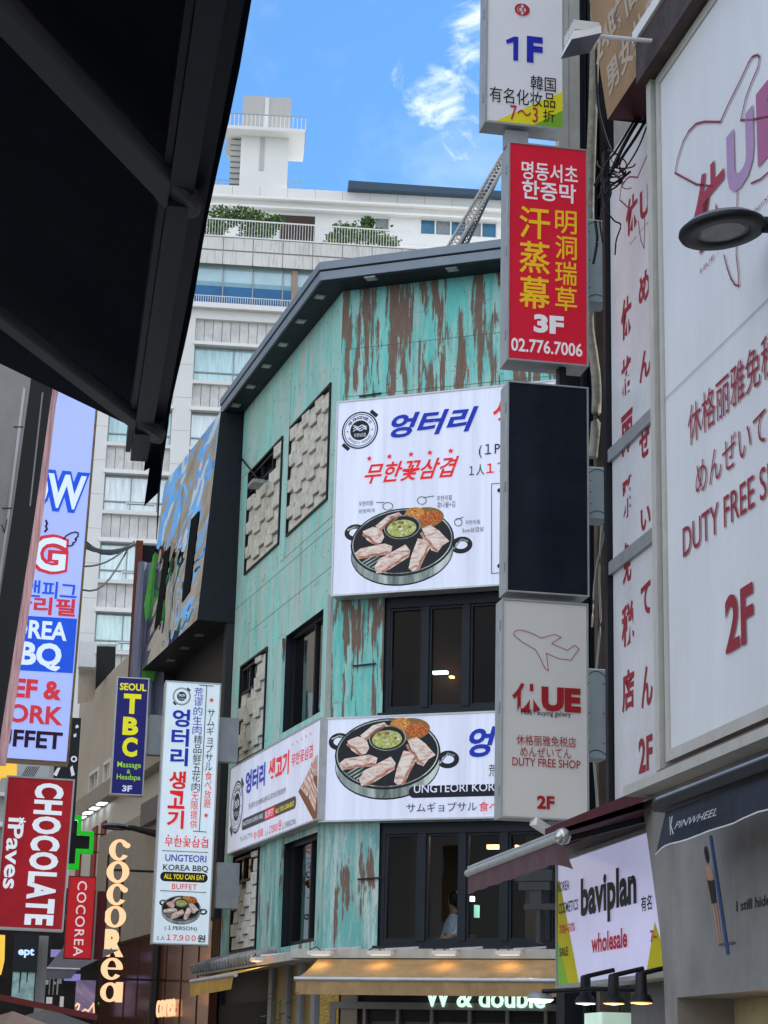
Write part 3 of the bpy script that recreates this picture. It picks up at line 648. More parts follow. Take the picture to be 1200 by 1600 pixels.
r, u0, u1, z0b, z1b = board('billboard', 'white board with a wooden tray of meat, on the side wall of the building', GL, (358.4, 1197.9), (500.5, 1124.3), (496.4, 1283.4), (354.6, 1333.2), -.18, .17)
d = -.18; t = MB(GL); cu, cz = GL.p(369, 1261, d); rad = (GL.p(369, 1222, d)[1]-GL.p(369, 1303, d)[1])/2; logo_art(t, cu, cz, rad, d+.010, L_WHITE)
t.text('엉터리', (383, 1242), (414.7, 1190), L_BLUE, d+.002, off=.035); t.text('생고기', (418.6, 1225), (452, 1171), L_RED, d+.002, off=.035); t.text('무한꽃삼겹', (455, 1199), (488.7, 1162), L_RED, d+.002, off=.01)
t.text('荒谬的生肉精品鲜五花肉无限提供', (388, 1265), (446.6, 1229), L_DARK, d+.002)
a, b = GL.p(376.4, 1298.5, d), GL.p(462, 1242.5, d); t.pill(a[0], a[1], b[0], b[1], d+.009, mat('grey_film', (.06, .06, .065), .4)); t.text('UNGTEORI KOREA BBQ', (378, 1293), (411, 1270.5), L_WHITE, d+.002, off=.004)
a, b = GL.p(413, 1282, d), GL.p(428.5, 1259, d); t.flat([(a[0], a[1]), (b[0], a[1]), (b[0], b[1]), (a[0], b[1])], d+.007, L_RED); t.text('BUFFET', (414, 1279), (427.5, 1263), L_WHITE, d+.002, off=.006); t.text('ALL YOU CAN EAT', (430, 1271.5), (459.6, 1251), L_YEL, d+.002, off=.006)
t.text('サムギョプサル', (374.5, 1316), (395, 1298.5), L_DARK, d+.002); t.text('食べ放題', (396, 1312), (411, 1293), L_RED, d+.002, off=.006); t.text('１人', (414, 1306.5), (419, 1296), L_DARK, d+.002); t.text('１７,９００', (420, 1305), (433.5, 1286), L_RED, d+.002, off=.03, spc=.66); t.text('원', (434.5, 1297.5), (439.5, 1280), L_RED, d+.002, off=.01); t.text('(１PERSON)', (440.4, 1298.7), (462, 1277.5), L_DARK, d+.002)
for i in range(5): u, z = GL.p(457+i*7, 1163-i*4.2, d); t.star(u, z, .03, d+.002, L_RED)
t.letters(r); t = MB(GL)
t.fpx([(466, 1237), (496, 1178), (496, 1278), (491, 1284)], d+.010, mat('tray_print', (.30, .11, .04), .5))
for pl in ([(470, 1232), (484, 1200), (490, 1215), (480, 1245)], [(482, 1246), (488, 1215), (496, 1235), (492, 1268)], [(484, 1196), (495, 1180), (496, 1212), (490, 1212)]):
    t.fpx(pl, d+.008, MEATW); c = [(sum(p[0] for p in pl)/4, sum(p[1] for p in pl)/4)]; [t.line([((pl[0][0]*(1-f)+pl[1][0]*f), (pl[0][1]*(1-f)+pl[1][1]*f)), ((pl[3][0]*(1-f)+pl[2][0]*f), (pl[3][1]*(1-f)+pl[2][1]*f))], .035, d+.006, MEATR) for f in (.25, .55, .8)]
t.build('food_picture', r)

# --- awnings, floods and plant at the foot of the restaurant building
CANV = mat('stained_canvas', (.40, .255, .12), .8, dirt=.55, scale=4, var=.25); CANY = mat('yellow_canvas', (.50, .30, .07), .75, dirt=.4, scale=3, var=.3)
zb = GF.p(600, 1529, -1.15)[1]; ul, ur = GF.p(463, 1529, -1.15)[0], 5.2; zt_ = GF.p(600, 1499, -.44)[1]
r = thing('awning', 'long stained cream awning along the front of the ground floor shop', 'awning', GF, (ul, -1.15, zb-.2))
m = MB(GF)
for i in range(24):
    a, b = ul+(ur-ul)*i/24, ul+(ur-ul)*(i+1)/24
    for j in range(4):
        f0, f1 = j/4, (j+1)/4; sg = lambda f: -.03*math.sin(f*math.pi)
        m.quad([(a, -1.15+.72*f0, zb+(zt_-zb)*f0+sg(f0)), (b, -1.15+.72*f0, zb+(zt_-zb)*f0+sg(f0)), (b, -1.15+.72*f1, zb+(zt_-zb)*f1+sg(f1)), (a, -1.15+.72*f1, zb+(zt_-zb)*f1+sg(f1))], CANV)
m.build('canopy', r)
m = MB(GF); m.tube([(ul-.02, -1.16, zb-.01), (ur, -1.16, zb-.01)], .03, ALU, 10); m.build('front_bar', r)
m = MB(GF)
for i in range(40):
    a, b = ul+(ur-ul)*i/40, ul+(ur-ul)*(i+1)/40; s0, s1 = [-.01*math.sin(k*1.9) for k in (i, i+1)]
    m.quad([(a, -1.165, zb-.03), (b, -1.165, zb-.03), (b, -1.165+s1, zb-.21), (a, -1.165+s0, zb-.21)], CANV)
m.build('valance', r)
P0, P1 = atz(283, 1532, zb+.03), atz(383, 1523, zb+.03); a0, a1 = GL.loc(P0), GL.loc(P1); da = (a0[1]+a1[1])/2
wa = GL.p(316, 1512, -.3)[0]; wb = GL.p(424, 1505, -.3)[0]; zw = GL.p(424, 1505, -.3)[1]
r = thing('awning', 'short yellow-lit awning over the brown shutter beside the gold column', 'awning', GL, (a0[0], da, zb-.2))
m = MB(GL); m.quad([(a0[0], da, zb+.03), (a1[0], da, zb+.03), (wb, -.2, zw), (a0[0]+(wb-a1[0]), -.2, zw)], CANY); m.build('canopy', r)
m = MB(GL); m.tube([(a0[0], da, zb+.02), (a1[0]+.08, da, zb+.02)], .03, ALU); m.build('front_bar', r)
m = MB(GL); m.quad([(a0[0], da-.01, zb+.01), (a1[0], da-.01, zb+.01), (a1[0]-.12, da-.005, zb-.16), (a0[0]-.03, da, zb-.19)], CANY); m.build('valance', r)
def flood(face, u, d, z, label, power=.3):
    r = thing('flood_lamp', label, 'lamp', face, (u, d, z), 'small white flood lamps over the shop awning')
    m = MB(face); m.bar((u+.35, -.02, z+.12), (u+.06, d+.05, z+.06), .025, .025, WHITE); m.tube([(u+.02, d, z+.03), (u-.05, d, z+.09), (u-.16, d, z+.05)], .008, BLACK, 6); m.build('arm', r)
    m = MB(face); m.box(u-.17, u+.17, d-.05, d+.07, z-.015, z+.035, WHITE); m.build('head', r)
    m = MB(face); m.box(u-.13, u+.13, d-.03, d+.05, z-.022, z-.0155, mat('flood_lens', (.8, .7, .5), .4, emit=.5)); m.build('lens', r)
    l = bpy.data.lights.new('flood_light', 'AREA'); l.energy = power; l.color = (1, .62, .22); l.size = .2; lo = bpy.data.objects.new('flood_light', l); COL.objects.link(lo)
    lo.location = face.w(u, d-.05, z-.05); lo.rotation_euler = (R(14), 0, 0)
for px, nm in ((500, 'white flood lamp on the ledge nearest the building corner'), (594, 'white flood lamp on the ledge under the turquoise pillar edge'), (695, 'white flood lamp on the ledge below the person in the window'), (795, 'white flood lamp on the ledge nearest the right shop sign')):
    u, z = GF.p(px, 1490, -.62); flood(GF, u, -.62, z, nm)
u, z = GL.p(400, 1500, -.6); flood(GL, u, -.6, z, 'white flood lamp above the short yellow awning', 1.2)
r = thing('plant', 'leafy potted plant in front of the gold column', 'plant', GL, (GL.p(435, 1590, -.9)[0], -.9, 0)); LEAF = mat('leaf_green', (.05, .13, .03), .5, var=.5, scale=20)
u, z = GL.p(437, 1575, -.9); m = MB(GL); m.tube([(u, -.9, .4), (u+.02, -.9, z+.1)], .012, mat('stem', (.09, .08, .03), .7)); m.build('stem', r)
m = MB(GL); m.lathe((u, -.9, 0), [(.16, 0), (.2, .4), (.17, .4), (.16, .37)], mat('clay_pot', (.25, .12, .07), .8)); m.build('pot', r)
m = MB(GL)
for i in range(46):
    c = Vector((u+random.gauss(0, .15), -.9+random.gauss(0, .12), z+random.uniform(-.9, .22))); a = random.random()*6.28; t = Vector((math.cos(a), math.sin(a), random.uniform(-.6, .5))).normalized(); s_ = t.cross(Vector((0, 0, 1))).normalized()
    m.quad([c, c+t*.07+s_*.035, c+t*.16, c+t*.07-s_*.035], LEAF)
m.build('leaves', r)
# grey wall lamp with its cable on the side wall
u, z = GL.p(397, 756, -.25); r = thing('wall_lamp', 'small grey lamp on an arm beside the vented lattice screen', 'lamp', GL, (u, -.25, z))
m = MB(GL); m.box(u-.22, u+.22, -.32, -.12, z-.03, z+.03, GREYM); m.build('head', r); m = MB(GL); m.tube([(u+.1, -.02, z+.05), (u, -.2, z)], .015, GREYM); a = GL.p(376, 665, -.02); m.tube([(a[0], -.02, a[1]), (a[0]+.06, -.02, a[1]-.6), (u-.1, -.1, z+.05)], .016, BLACK, 6); m.build('arm', r)

# diner seen through the second floor window
def person(face, u, d, z0, label):
    V = [((0, 0, 0), .15), ((0, .01, .22), .16), ((-.01, 0, .42), .17), ((0, -.02, .52), .09), ((.02, -.03, .58), .055), ((.04, -.05, .67), .085), ((.05, -.055, .76), .085), ((.045, -.05, .83), .05),
         ((-.2, 0, .46), .07), ((-.26, -.08, .22), .052), ((-.1, -.28, .14), .038), ((-.05, -.34, .15), .03),
         ((.2, 0, .46), .07), ((.28, -.1, .24), .052), ((.2, -.3, .17), .038), ((.15, -.37, .18), .03),
         ((-.1, -.08, -.05), .11), ((-.12, -.45, -.06), .075), ((-.12, -.46, -.42), .05), ((-.12, -.58, -.46), .035),
         ((.1, -.08, -.05), .11), ((.12, -.45, -.06), .075), ((.12, -.46, -.42), .05), ((.12, -.58, -.46), .035)]
    Ed = [(0, 1), (1, 2), (2, 3), (3, 4), (4, 5), (5, 6), (6, 7), (2, 8), (8, 9), (9, 10), (10, 11), (2, 12), (12, 13), (13, 14), (14, 15), (0, 16), (16, 17), (17, 18), (18, 19), (0, 20), (20, 21), (21, 22), (22, 23)]
    me = bpy.data.meshes.new('person'); me.from_pydata([v for v, _ in V], Ed, []); o = bpy.data.objects.new('person', me); COL.objects.link(o)
    o.matrix_world = face.M @ Matrix.Translation((u, d, z0)) @ Matrix.Rotation(R(-50), 4, 'Z'); o['label'] = label; o['category'] = 'person'; _base[o] = Vector((u, d, z0))
    sk = o.modifiers.new('skin', 'SKIN')
    for i, (_, rr) in enumerate(V): me.skin_vertices[0].data[i].radius = (rr, rr)
    me.skin_vertices[0].data[0].use_root = True
    sb = o.modifiers.new('sub', 'SUBSURF'); sb.levels = 2; sb.render_levels = 2
    dg = bpy.context.evaluated_depsgraph_get(); dg.update(); nm = bpy.data.meshes.new_from_object(o.evaluated_get(dg)); o.modifiers.clear(); o.data = nm
    nm.materials.clear()
    for c in (mat('shirt_white', (.60, .63, .72), .8), mat('skin_tone', (.42, .24, .16), .6), mat('trousers', (.03, .03, .04), .8)): nm.materials.append(c)
    for p in nm.polygons:
        c = p.center; p.use_smooth = True
        p.material_index = 1 if c.z > .54 or (abs(c.y) > .12 and .05 < c.z < .26) else (2 if c.z < .04 else 0)
    b = MB(WORLD); b.lathe((.05, -.045, .68), [(.05, -.06), (.095, .0), (.1, .06), (.085, .13), (.04, .175), (.005, .18)], mat('dark_hair', (.012, .01, .009), .5), 16, 1, 1.05)
    hb = bpy.data.meshes.new('hair'); hb.from_pydata([(v[0], v[1]+.02, v[2]) for v in b.v], [], b.p); hb.materials.append(_M['dark_hair']); ho = bpy.data.objects.new('hair', hb); COL.objects.link(ho); ho.parent = o
    return o
u, z = GF.p(712, 1460, .55)
zf = ZF-.60; st = MB(GF); st.box(u-.22, u+.22, .35, .77, zf+.40, zf+.45, INT_WOOD)
for a in (-.2, .17):
    for b in (.37, .72): st.box(u+a, u+a+.03, b, b+.03, zf, zf+.40, BLACK)
st.box(u-.22, u+.22, .74, .77, zf+.45, zf+.85, INT_WOOD); st.build('chair', None, 'dark wooden chair under the diner behind the window', 'chair')
person(GF, u, .55, zf+.56, 'person in a white shirt seated behind the second floor window')

# ------------------------------------------------------------------ right side of the street
PW = right_wall(4.35); PB = right_wall(4.05); PG = right_wall(3.95)
def plane_u(face, px, py, u):        # where the ray meets the upright plane across the face at u
    r = ray(px, py); P = face.w(u, 0, 0); n = face.u; t = (P-CAM).dot(n)/r.dot(n); return face.loc(CAM+r*t)
TILEW = mat('grey_wall_tile', (.30, .29, .27), .6, scale=5, var=.25); CREAMP = mat('cream_metal', (.50, .49, .45), .5, var=.12, dirt=.25)
STUC = mat('grey_render', (.27, .26, .25), .85, scale=2.2, var=.22, dirt=.28, bump=.12)
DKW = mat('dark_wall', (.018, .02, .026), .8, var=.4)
ul = PW.p(961, 900)[0]
uJ = PG.p(1003, 1250)[0]
rb = thing('shop_building', 'grey building at the right edge carrying the huge white duty free banner', 'building', PW, (ul, 0, 0))
m = MB(PW); m.box(ul, 14, .02, 9, 3.2, 13.5, TILEW); m.build('wall', rb)
zl0, zl1 = PB.p(1020, 1225, -.25)[1], PB.p(1020, 1209.5, -.25)[1]; m = MB(PB); a = PB.p(974, 1240, -.25)[0]; m.box(a, 14, -.25, .3, zl0, zl1, CREAMP); m.box(a+.3, 14, -.12, .3, zl1+.001, zl1+.07, mat('brown_sill', (.16, .12, .10), .7, dirt=.4)); m.build('cornice', rb)
# grey rendered shop wall with the recess
pts = [(990, 1242), (1003, 1250), (1010, 1300), (1021, 1380), (1031, 1455), (1037, 1530), (1040, 1600)]
q = [PG.p(x, y) for x, y in pts]; rz = PG.p(1100, 1555)[1]; ru = PG.p(1058, 1556)[0]
q[0] = (PB.loc(PB.w(a+.2, 0, 0))[0], zl0); q[1] = (q[1][0], zl0-.02)
m = MB(PG); m.prism(q+[(q[-1][0]+.02, 0), (ru, 0), (ru, rz), (8, rz), (8, 0), (14, 0), (14, zl0)], 0, .35, STUC); m.build('lower_wall', rb)
m = MB(PG); m.box(ru, 8, .352, .40, 0, rz, mat('warm_recess', (.46, .38, .20), .8)); m.build('entrance_recess', rb)
l = bpy.data.lights.new('entrance_light', 'AREA'); l.energy = 9; l.color = (1, .74, .32); l.size = .2; lo = bpy.data.objects.new('entrance_light', l); COL.objects.link(lo); lo.location = PG.w(ru+1.75, .2, rz-.08)
m = MB(PG); m.box(ru+1.6, ru+1.9, .1, .3, rz-.05, rz-.002, LAMP_Y); m.build('entrance_lamp', rb)
# painted figure and writing on the grey wall
SKIN = film('painted_skin', (.42, .25, .17)); PBLU = film('painted_blue', (.02, .07, .22)); PGR = film('painted_grey', (.085, .085, .09))
def z6(x, y): return (1020+x*.15, 1160+y*.15)
def z7(x, y): return (1020+x*.15, 1360+y*.15)
m = MB(PG); d = -.003
m.fpx([z7(615, 345), z7(640, 345), z7(700, 760), z7(685, 775)], d, SKIN); m.fpx([z7(645, 345), z7(668, 345), z7(720, 760), z7(705, 765)], d, SKIN)
m.fpx([z6(545, 1300), z6(563, 1275), z6(566, 1255), z6(578, 1255), z6(582, 1275), z6(612, 1305), z6(632, 1390), z6(635, 1445), z6(570, 1440), z6(552, 1370)], d, SKIN)
m.fpx([z6(552, 1370), z6(562, 1440), z7(578, 190), z7(588, 235), z7(575, 190), z6(548, 1400)], d-.001, SKIN)
m.fpx([z7(570, 100), z7(605, 108), z7(636, 95), z7(660, 335), z7(612, 347)], d-.002, L_DARK)
m.fpx([z6(533, 1130), z6(540, 1085), z6(556, 1080), z6(575, 1130), z6(585, 1210), z6(578, 1250), z6(566, 1258), z6(548, 1215)], d-.001, L_DARK)
m.fpx([z7(683, 764), z7(855, 738), z7(856, 766), z7(690, 789)], d-.001, PGR); m.fpx([z6(585, 968), z6(611, 966), z7(795, 872), z7(766, 878)], d-.002, PBLU)
m.text('I still hide', (1150.5, 1424.5), (1203, 1397), L_DARK, d, off=.02); m.build('mural', rb)
# banner
r, u0, u1, z0, z1 = signbox('banner', 'huge white banner with pink and red duty free lettering above the grey shop wall', 'banner', PB, (1029, 104), (1240, -180), (1240, 1100), (1035, 1195), 0, .28,
    mat('banner_vinyl', (.60, .625, .665), .36, scale=1.1, var=.10, dirt=.05, emit=.05, stretch=(1.5, 1, .4)), CREAMP, .07)
PINK = film('faded_pink', (.40, .13, .26)); PINKR = film('faded_red', (.36, .035, .07)); PURP = film('faded_purple', (.42, .27, .46)); LINE = film('wine_line', (.24, .04, .07))
t = MB(PB); d = .002
t.text('休', (1085, 407), (1132, 228), PINKR, d, off=.03); t.text('U', (1137, 316), (1176, 163), PURP, d, off=.05); t.text('E', (1184, 262), (1222, 96), PINK, d, off=.05)
Q = lambda L: [(740+x*.38333, y*.38333) for x, y in L]
pl = Q([(975, 760), (908, 752), (820, 705), (830, 650), (852, 580), (876, 535), (905, 505), (940, 496), (1005, 497), (1040, 420), (1085, 330), (1120, 255), (1135, 232), (1155, 224), (1165, 232), (1158, 275), (1130, 340), (1108, 400), (1088, 490), (1140, 487), (1230, 470)])
t.line(pl, .016, d, LINE); t.line(Q([(1020, 1040), (1032, 1090), (1048, 1135), (1064, 1160), (1080, 1166), (1078, 1110), (1070, 1040), (1074, 780)]), .014, d, LINE); t.line(Q([(1130, 748), (1170, 730), (1215, 690)]), .014, d, LINE)
t.text('HUE : buying gallery', (1094, 430), (1200, 302), PINKR, d)
t.text('休格丽雅免税店', (1075.4, 699), (1238, 484), RED, d, off=.004); t.text('めんぜいてん', (1087, 776), (1223, 610), RED, d); t.text('DUTY FREE SHOP', (1067, 872), (1252, 683), RED, d, off=.004); t.text('2F', (1134, 1023), (1175.5, 907), RED, d, off=.03)
t.line([(1030, 632), (1125, 540), (1200, 467)], .008, d, mat('seam', (.36, .38, .42), .5)); t.letters(r)
m = MB(PB); m.box(u0-.12, u0-.03, -.03, .32, z0-.05, z1+.12, CREAMP); m.build('side_post', r)
m = MB(PB); m.box(u0-.13, u1, -.10, .3, z1+.01, z1+.32, mat('brown_beam', (.07, .05, .045), .6, var=.5)); m.box(u0-.14, u1, -.12, .02, z1+.33, z1+.42, WHITE); m.build('top_rail', r)
# glazed panels beyond the banner
pv = mat('panel_vinyl', (.54, .555, .59), .22, scale=.9, var=.18, emit=.04, dirt=.1)
r = thing('panel_sign', 'three stacked white panels with red lettering running down, between the dark pipes and the banner', 'sign', PW, (ul, -.05, 3))
ua, ub = ul+.03, PW.p(1040, 900)[0]; zs = [PW.p(975, 1262, -.05)[1], PW.p(961.6, 882, -.05)[1], PW.p(962, 703, -.05)[1], PW.p(965, 210, -.05)[1]]
m = MB(PW)
for i in range(3): m.box(ua+.02, ub, -.03, .0, zs[i]+.05, zs[i+1]-.05, pv)
m.build('panel', r)
m = MB(PW); m.box(ul-.04, ul+.03, -.07, .02, zs[0]-.2, zs[3], BLACK)
for i in (1, 2): m.box(ua, ub, -.06, .0, zs[i]-.05, zs[i]+.05, GREYM)
m.build('frame', r)
t = MB(PW); d = -.033
for s, ll, ur in (('格', (971, 624), (987, 548)), ('丽', (971, 716), (988, 635)), ('雅', (972, 815), (989.6, 736)), ('免', (973, 916), (985.5, 841)), ('税', (971.5, 1015), (990, 935)), ('店', (972, 1116), (990.4, 1040)), ('休', (970.5, 536), (986.5, 454)),
                  ('め', (998, 482), (1014.7, 414)), ('ん', (999, 601), (1016, 537)), ('ぜ', (999, 722), (1015, 655)), ('い', (1001, 833), (1016, 785)), ('て', (1001.5, 967), (1016, 905)), ('ん', (1002, 1109), (1019, 1034)), ('2F', (998, 1210), (1019, 1145)), ('休', (978, 374), (996, 293)), ('U', (1000, 349), (1014, 283))):
    t.text(s, ll, ur, RED, d, off=.03)
t.text('HUE : buying', (984, 384), (1012, 345), RED, d); t.line([(983, 326), (968, 312), (970, 293), (978, 280), (984, 276), (996, 277), (1004, 258), (1012, 240)], .012, d, LINE); t.line([(997, 345), (1001, 375), (1006, 388), (1007, 360), (1007, 340)], .010, d, LINE); t.letters(r)
# dark service shaft with pipes and cables between the panels and the sign stack
SG = across(850, 700, 15.4)
S0 = across(930, 700, 16.6); a, b = S0.p(898, 700)[0], S0.p(966, 700)[0]
r = thing('service_shaft', 'dark gap full of pipes behind the stacked signs', 'pipes', S0, (a, 0, 0))
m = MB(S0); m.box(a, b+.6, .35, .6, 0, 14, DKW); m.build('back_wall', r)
m = MB(S0)
for px, w, mm, dd in ((884, .05, CREAMP, .05), (899, .055, CREAMP, .05), (909, .03, NAVYF, .2), (917, .045, NAVYF, .2)):
    m = MB(S0); u = S0.p(px, 100)[0]; m.box(u-w, u+w, dd, dd+.12, S0.p(px, 232)[1], 14, mm); m.build('post', r)
u = S0.p(903, 100)[0]
for px, w, mm, dd in ((941, .035, mat('rusty_post', (.11, .085, .07), .8, var=.4), .05), (955, .045, mat('rusty_post', (.11, .085, .07), .8), .05), (934, .018, NAVYF, .2), (925, .02, NAVYF, .2), (946, .03, NAVYF, .28), (958, .03, BLACK, .25)):
    m = MB(S0); u = S0.p(px, 700)[0]; m.box(u-w, u+w, dd, dd+.1, 0, 12 if px < 940 or mm in (NAVYF, BLACK) else S0.p(955, 480)[1], mm); m.build('post', r)
LAG = mat('wrapped_lagging', (.34, .31, .26), .85, var=.4, scale=14, bump=.5)
def spath(L, d): return [(S0.p(x, y, d)[0], d, S0.p(x, y, d)[1]) for x, y in L]
m = MB(S0); m.tube(spath([(929, -60), (929, 60), (927, 150), (924, 235), (921, 330), (924, 420), (920, 500), (927, 555), (932, 600), (931, 660), (926, 715)], .0), .042, LAG, 10, smooth=4); m.build('lagged_pipe', r)
CAB = mat('cable_black', (.012, .012, .013), .5); CABW = mat('cable_pale', (.30, .30, .28), .6)
for L, rr, mm in (([(931, 60), (934, 160), (945, 210), (958, 250), (955, 300), (940, 330), (945, 380)], .012, CAB), ([(1010, 160), (985, 205), (965, 240), (945, 262), (930, 290)], .02, CAB), ([(1015, 170), (990, 215), (972, 255), (955, 272)], .014, CAB),
                  ([(962, 240), (975, 262), (960, 275), (948, 250), (965, 243), (972, 270), (956, 268)], .009, CAB), ([(978, 268), (960, 278), (944, 292), (935, 310)], .013, CAB), ([(924, 345), (928, 370), (930, 400), (926, 418)], .012, CAB), ([(953, 300), (958, 330), (968, 350), (962, 375), (960, 395)], .008, CAB),
                  ([(940, 820), (936, 900), (938, 970), (932, 1045)], .010, CABW), ([(945, 830), (930, 900), (925, 980)], .008, CABW), ([(928, 1190), (932, 1240), (937, 1300)], .010, CABW), ([(952, 760), (953, 900), (950, 1100), (952, 1250)], .012, CAB), ([(921, 735), (928, 742), (940, 738), (952, 725)], .007, CABW), ([(922, 1050), (930, 1057), (945, 1052)], .007, CABW)):
    m = MB(S0); m.tube(spath(L, -.10), rr, mm, 6, smooth=5); m.build('cable', r)
rr = random.Random(5)
SN = across(965, 255, 13.4)
def npath(L, d): return [(SN.p(x, y, d)[0], d, SN.p(x, y, d)[1]) for x, y in L]
for L, q in (([(1016, 158), (990, 200), (972, 232), (958, 262), (948, 285)], .016), ([(1020, 168), (996, 210), (976, 240), (962, 262)], .013), ([(1012, 152), (984, 200), (962, 236), (946, 258), (940, 290), (948, 330)], .010), ([(1018, 175), (1000, 225), (978, 262), (968, 268)], .007),
             ([(948, 300), (965, 290), (978, 268)], .007), ([(985, 268), (970, 280), (955, 290), (945, 305)], .010), ([(947, 330), (960, 345), (970, 352), (963, 375), (961, 398)], .006), ([(930, 345), (933, 372), (931, 390), (927, 412)], .011), ([(942, 260), (955, 300), (938, 340), (942, 380)], .007)):
    m = MB(SN); m.tube(npath(L, 0), q, CAB, 6, smooth=5); m.build('cable', r)
for i in range(13):
    cx, cy = 961+rr.gauss(0, 9), 262+rr.gauss(0, 12); ra, rb_, ph = rr.uniform(6, 20), rr.uniform(4, 14), rr.random()*6.28; m = MB(SN)
    m.tube(npath([(cx+ra*math.cos(ph+k*.55), cy+rb_*math.sin(ph+k*.55)+k*.6) for k in range(rr.randint(6, 12))], rr.gauss(0, .03)), rr.uniform(.003, .006), CAB if i % 5 else mat('cable_olive', (.15, .12, .05), .6), 5, smooth=3); m.build('cable', r)
for i in range(12):
    m = MB(S0); x = 935+rr.random()*18; y0 = 480+rr.random()*300; m.tube(spath([(x, y0), (x+rr.gauss(0, 3), y0+60), (x+rr.gauss(0, 4), y0+150)], .1+rr.random()*.1), .010, CAB, 5); m.build('cable', r)
# bracket boxes that carry the stack
BXM = mat('pale_blue_case', (.36, .43, .48), .45, var=.1, dirt=.25)
for i, (ll, ur, nm) in enumerate((((916, 470), (949, 345), 'pale blue bracket box behind the red sign with yellow lettering'), ((918, 809), (950, 731), 'pale blue bracket box, the short one behind the black blank sign'), ((916, 1184), (948, 1046), 'pale blue bracket box behind the white airplane sign'))):
    m = MB(SG); u0, z0 = SG.p(*ll, .12); u1, z1 = SG.p(*ur, .12); r = thing('bracket_box', nm, 'bracket', SG, (u0, .12, z0), 'bracket boxes holding the stacked signs')
    m.box(u0, u1, .12, .34, z0, z1, BXM); m.build('case', r, bevel=.006)
    m = MB(SG); n = 8
    for zz, sg in ((z0, 1), (z1, -1)): m.stroke([(u0+(u1-u0)*k/n, zz+sg*(.02+.045*math.sin(k*math.pi/n) if sg > 0 else .07-.05*math.sin(k*math.pi/n))) for k in range(n+1)], .006, .118, BLACK)
    for k in (.15, .85):
        for zz in (z0+.12, (z0+z1)/2, z1-.12): m.ell(u0+(u1-u0)*k, zz, .006, .006, .118, BLACK, 8)
    m.build('screw', r)
# the stack of projecting signs
SW = mat('sign_white', (.54, .55, .60), .35, var=.05, scale=1.5, emit=.14); SWH = mat('sign_grey_white', (.55, .555, .55), .38, var=.05, scale=1.5, emit=.06)
SR = mat('sign_red', (.42, .010, .028), .36, var=.10, scale=1.2, emit=.22); SK = mat('sign_black', (.0105, .016, .027), .22, var=.35, scale=3, bump=.03, dirt=.03)  # black panel: uneven tone and faint dirt imitate varied reflections
SIDE = mat('sign_side', (.40, .42, .43), .45, .2, var=.15, dirt=.3)
YF = film('yellow_film', (.70, .46, .02), .12); WF = film('white_film', (.62, .62, .66), .16); GRF = film('green_film', (.16, .33, .03), .1); YF2 = film('lemon_film', (.62, .55, .02), .1)
B1 = film('royal_film', (.016, .025, .33), .1); R1 = film('crimson_film', (.40, .03, .05), .05)
r, u0, u1, z0, z1 = signbox('projecting_sign', 'white sign with a blue 1F and a yellow-green corner, topmost of the stack', 'sign', SG, (762, -150), (884, -138), (881, 201), (757, 192), 0, .22, SW, SIDE, .02, 'stacked projecting signs')
t = MB(SG); d = .002
t.text('F', (823, 97), (848, 58.5), B1, d, off=.05); t.fpx([(802, 94.5), (802, 66), (792, 68.5), (790.5, 62.5), (803, 57), (810, 57.5), (809.5, 95)], d, B1); t.text('韓国', (829, 140), (868.5, 121.5), DARK, d, off=.006); t.text('有名化妆品', (765, 158.5), (867.5, 148.5-3), DARK, d, off=.004)
t.fpx([(768, 191.5), (880, 143), (880, 172), (834, 197)], .009, YF2); t.fpx([(830, 197.5), (880, 172), (880, 200)], .0085, GRF)
t.text('7～3', (797, 187), (840.5, 168.5), R1, d, off=.004); t.text('折', (848.5, 190), (867, 172.5), DARK, d, off=.004)
u, z = SG.p(816, 15, d); t.ring(u, z, .068, .060, .045, .038, d, R1); t.box(u-.006, u+.006, d, d+.002, z-.055, z+.06, SW); t.ring(u-.016, z, .022, .032, .010, .018, d, R1); t.ring(u+.024, z, .022, .032, .010, .018, d, R1); t.letters(r)
r, u0, u1, z0, z1 = signbox('projecting_sign', 'red sign with yellow Chinese characters and a phone number, below the white 1F sign', 'sign', SG, (796, 221.5), (920, 233), (918, 571.5), (792, 561.5), -.02, .26, SR, SIDE, .014, 'stacked projecting signs')
t = MB(SG); d = -.018
t.text('명동서초', (815, 279), (903, 260), WF, d, off=.014); t.text('한증막', (815.5, 310), (900, 289), WF, d, off=.018)
t.vtext('汗蒸幕', (811, 480), (859.5, 326), YF, d, off=.012); t.vtext('明洞瑞草', (867.5, 484), (901, 331), YF, d, off=.008); t.text('3F', (834, 519), (881, 494.5), WF, d, off=.05); t.text('02.776.7006', (798.7, 548), (910, 537), WF, d, off=.02); t.letters(r)
r, u0, u1, z0, z1 = signbox('projecting_sign', 'blank black sign in a pale frame between the red sign and the airplane sign', 'sign', SG, (793, 594), (920, 606), (920, 932), (792.5, 923.5), -.02, .25, SK, SIDE, .012, 'stacked projecting signs')
r, u0, u1, z0, z1 = signbox('projecting_sign', 'white sign with a red airplane outline and DUTY FREE SHOP, lowest of the stack', 'sign', SG, (786, 936), (919.5, 942.5), (920, 1278), (782, 1281.5), -.02, .22, SWH, SIDE, .012, 'stacked projecting signs')
t = MB(SG); d = -.018; RH = film('brick_red_film', (.34, .02, .026), .02)
Q6 = lambda L: [(740+x*.3833, 530+y*.3833) for x, y in L]
t.line(Q6([(163, 1205), (165, 1194), (175, 1187), (192, 1185), (215, 1190), (245, 1202), (275, 1218), (330, 1203), (357, 1215), (318, 1240), (382, 1268), (412, 1248), (430, 1262), (398, 1308), (350, 1303), (297, 1280), (305, 1352), (290, 1340), (272, 1300), (252, 1265), (195, 1232), (163, 1205)]), .0055, d, RH)
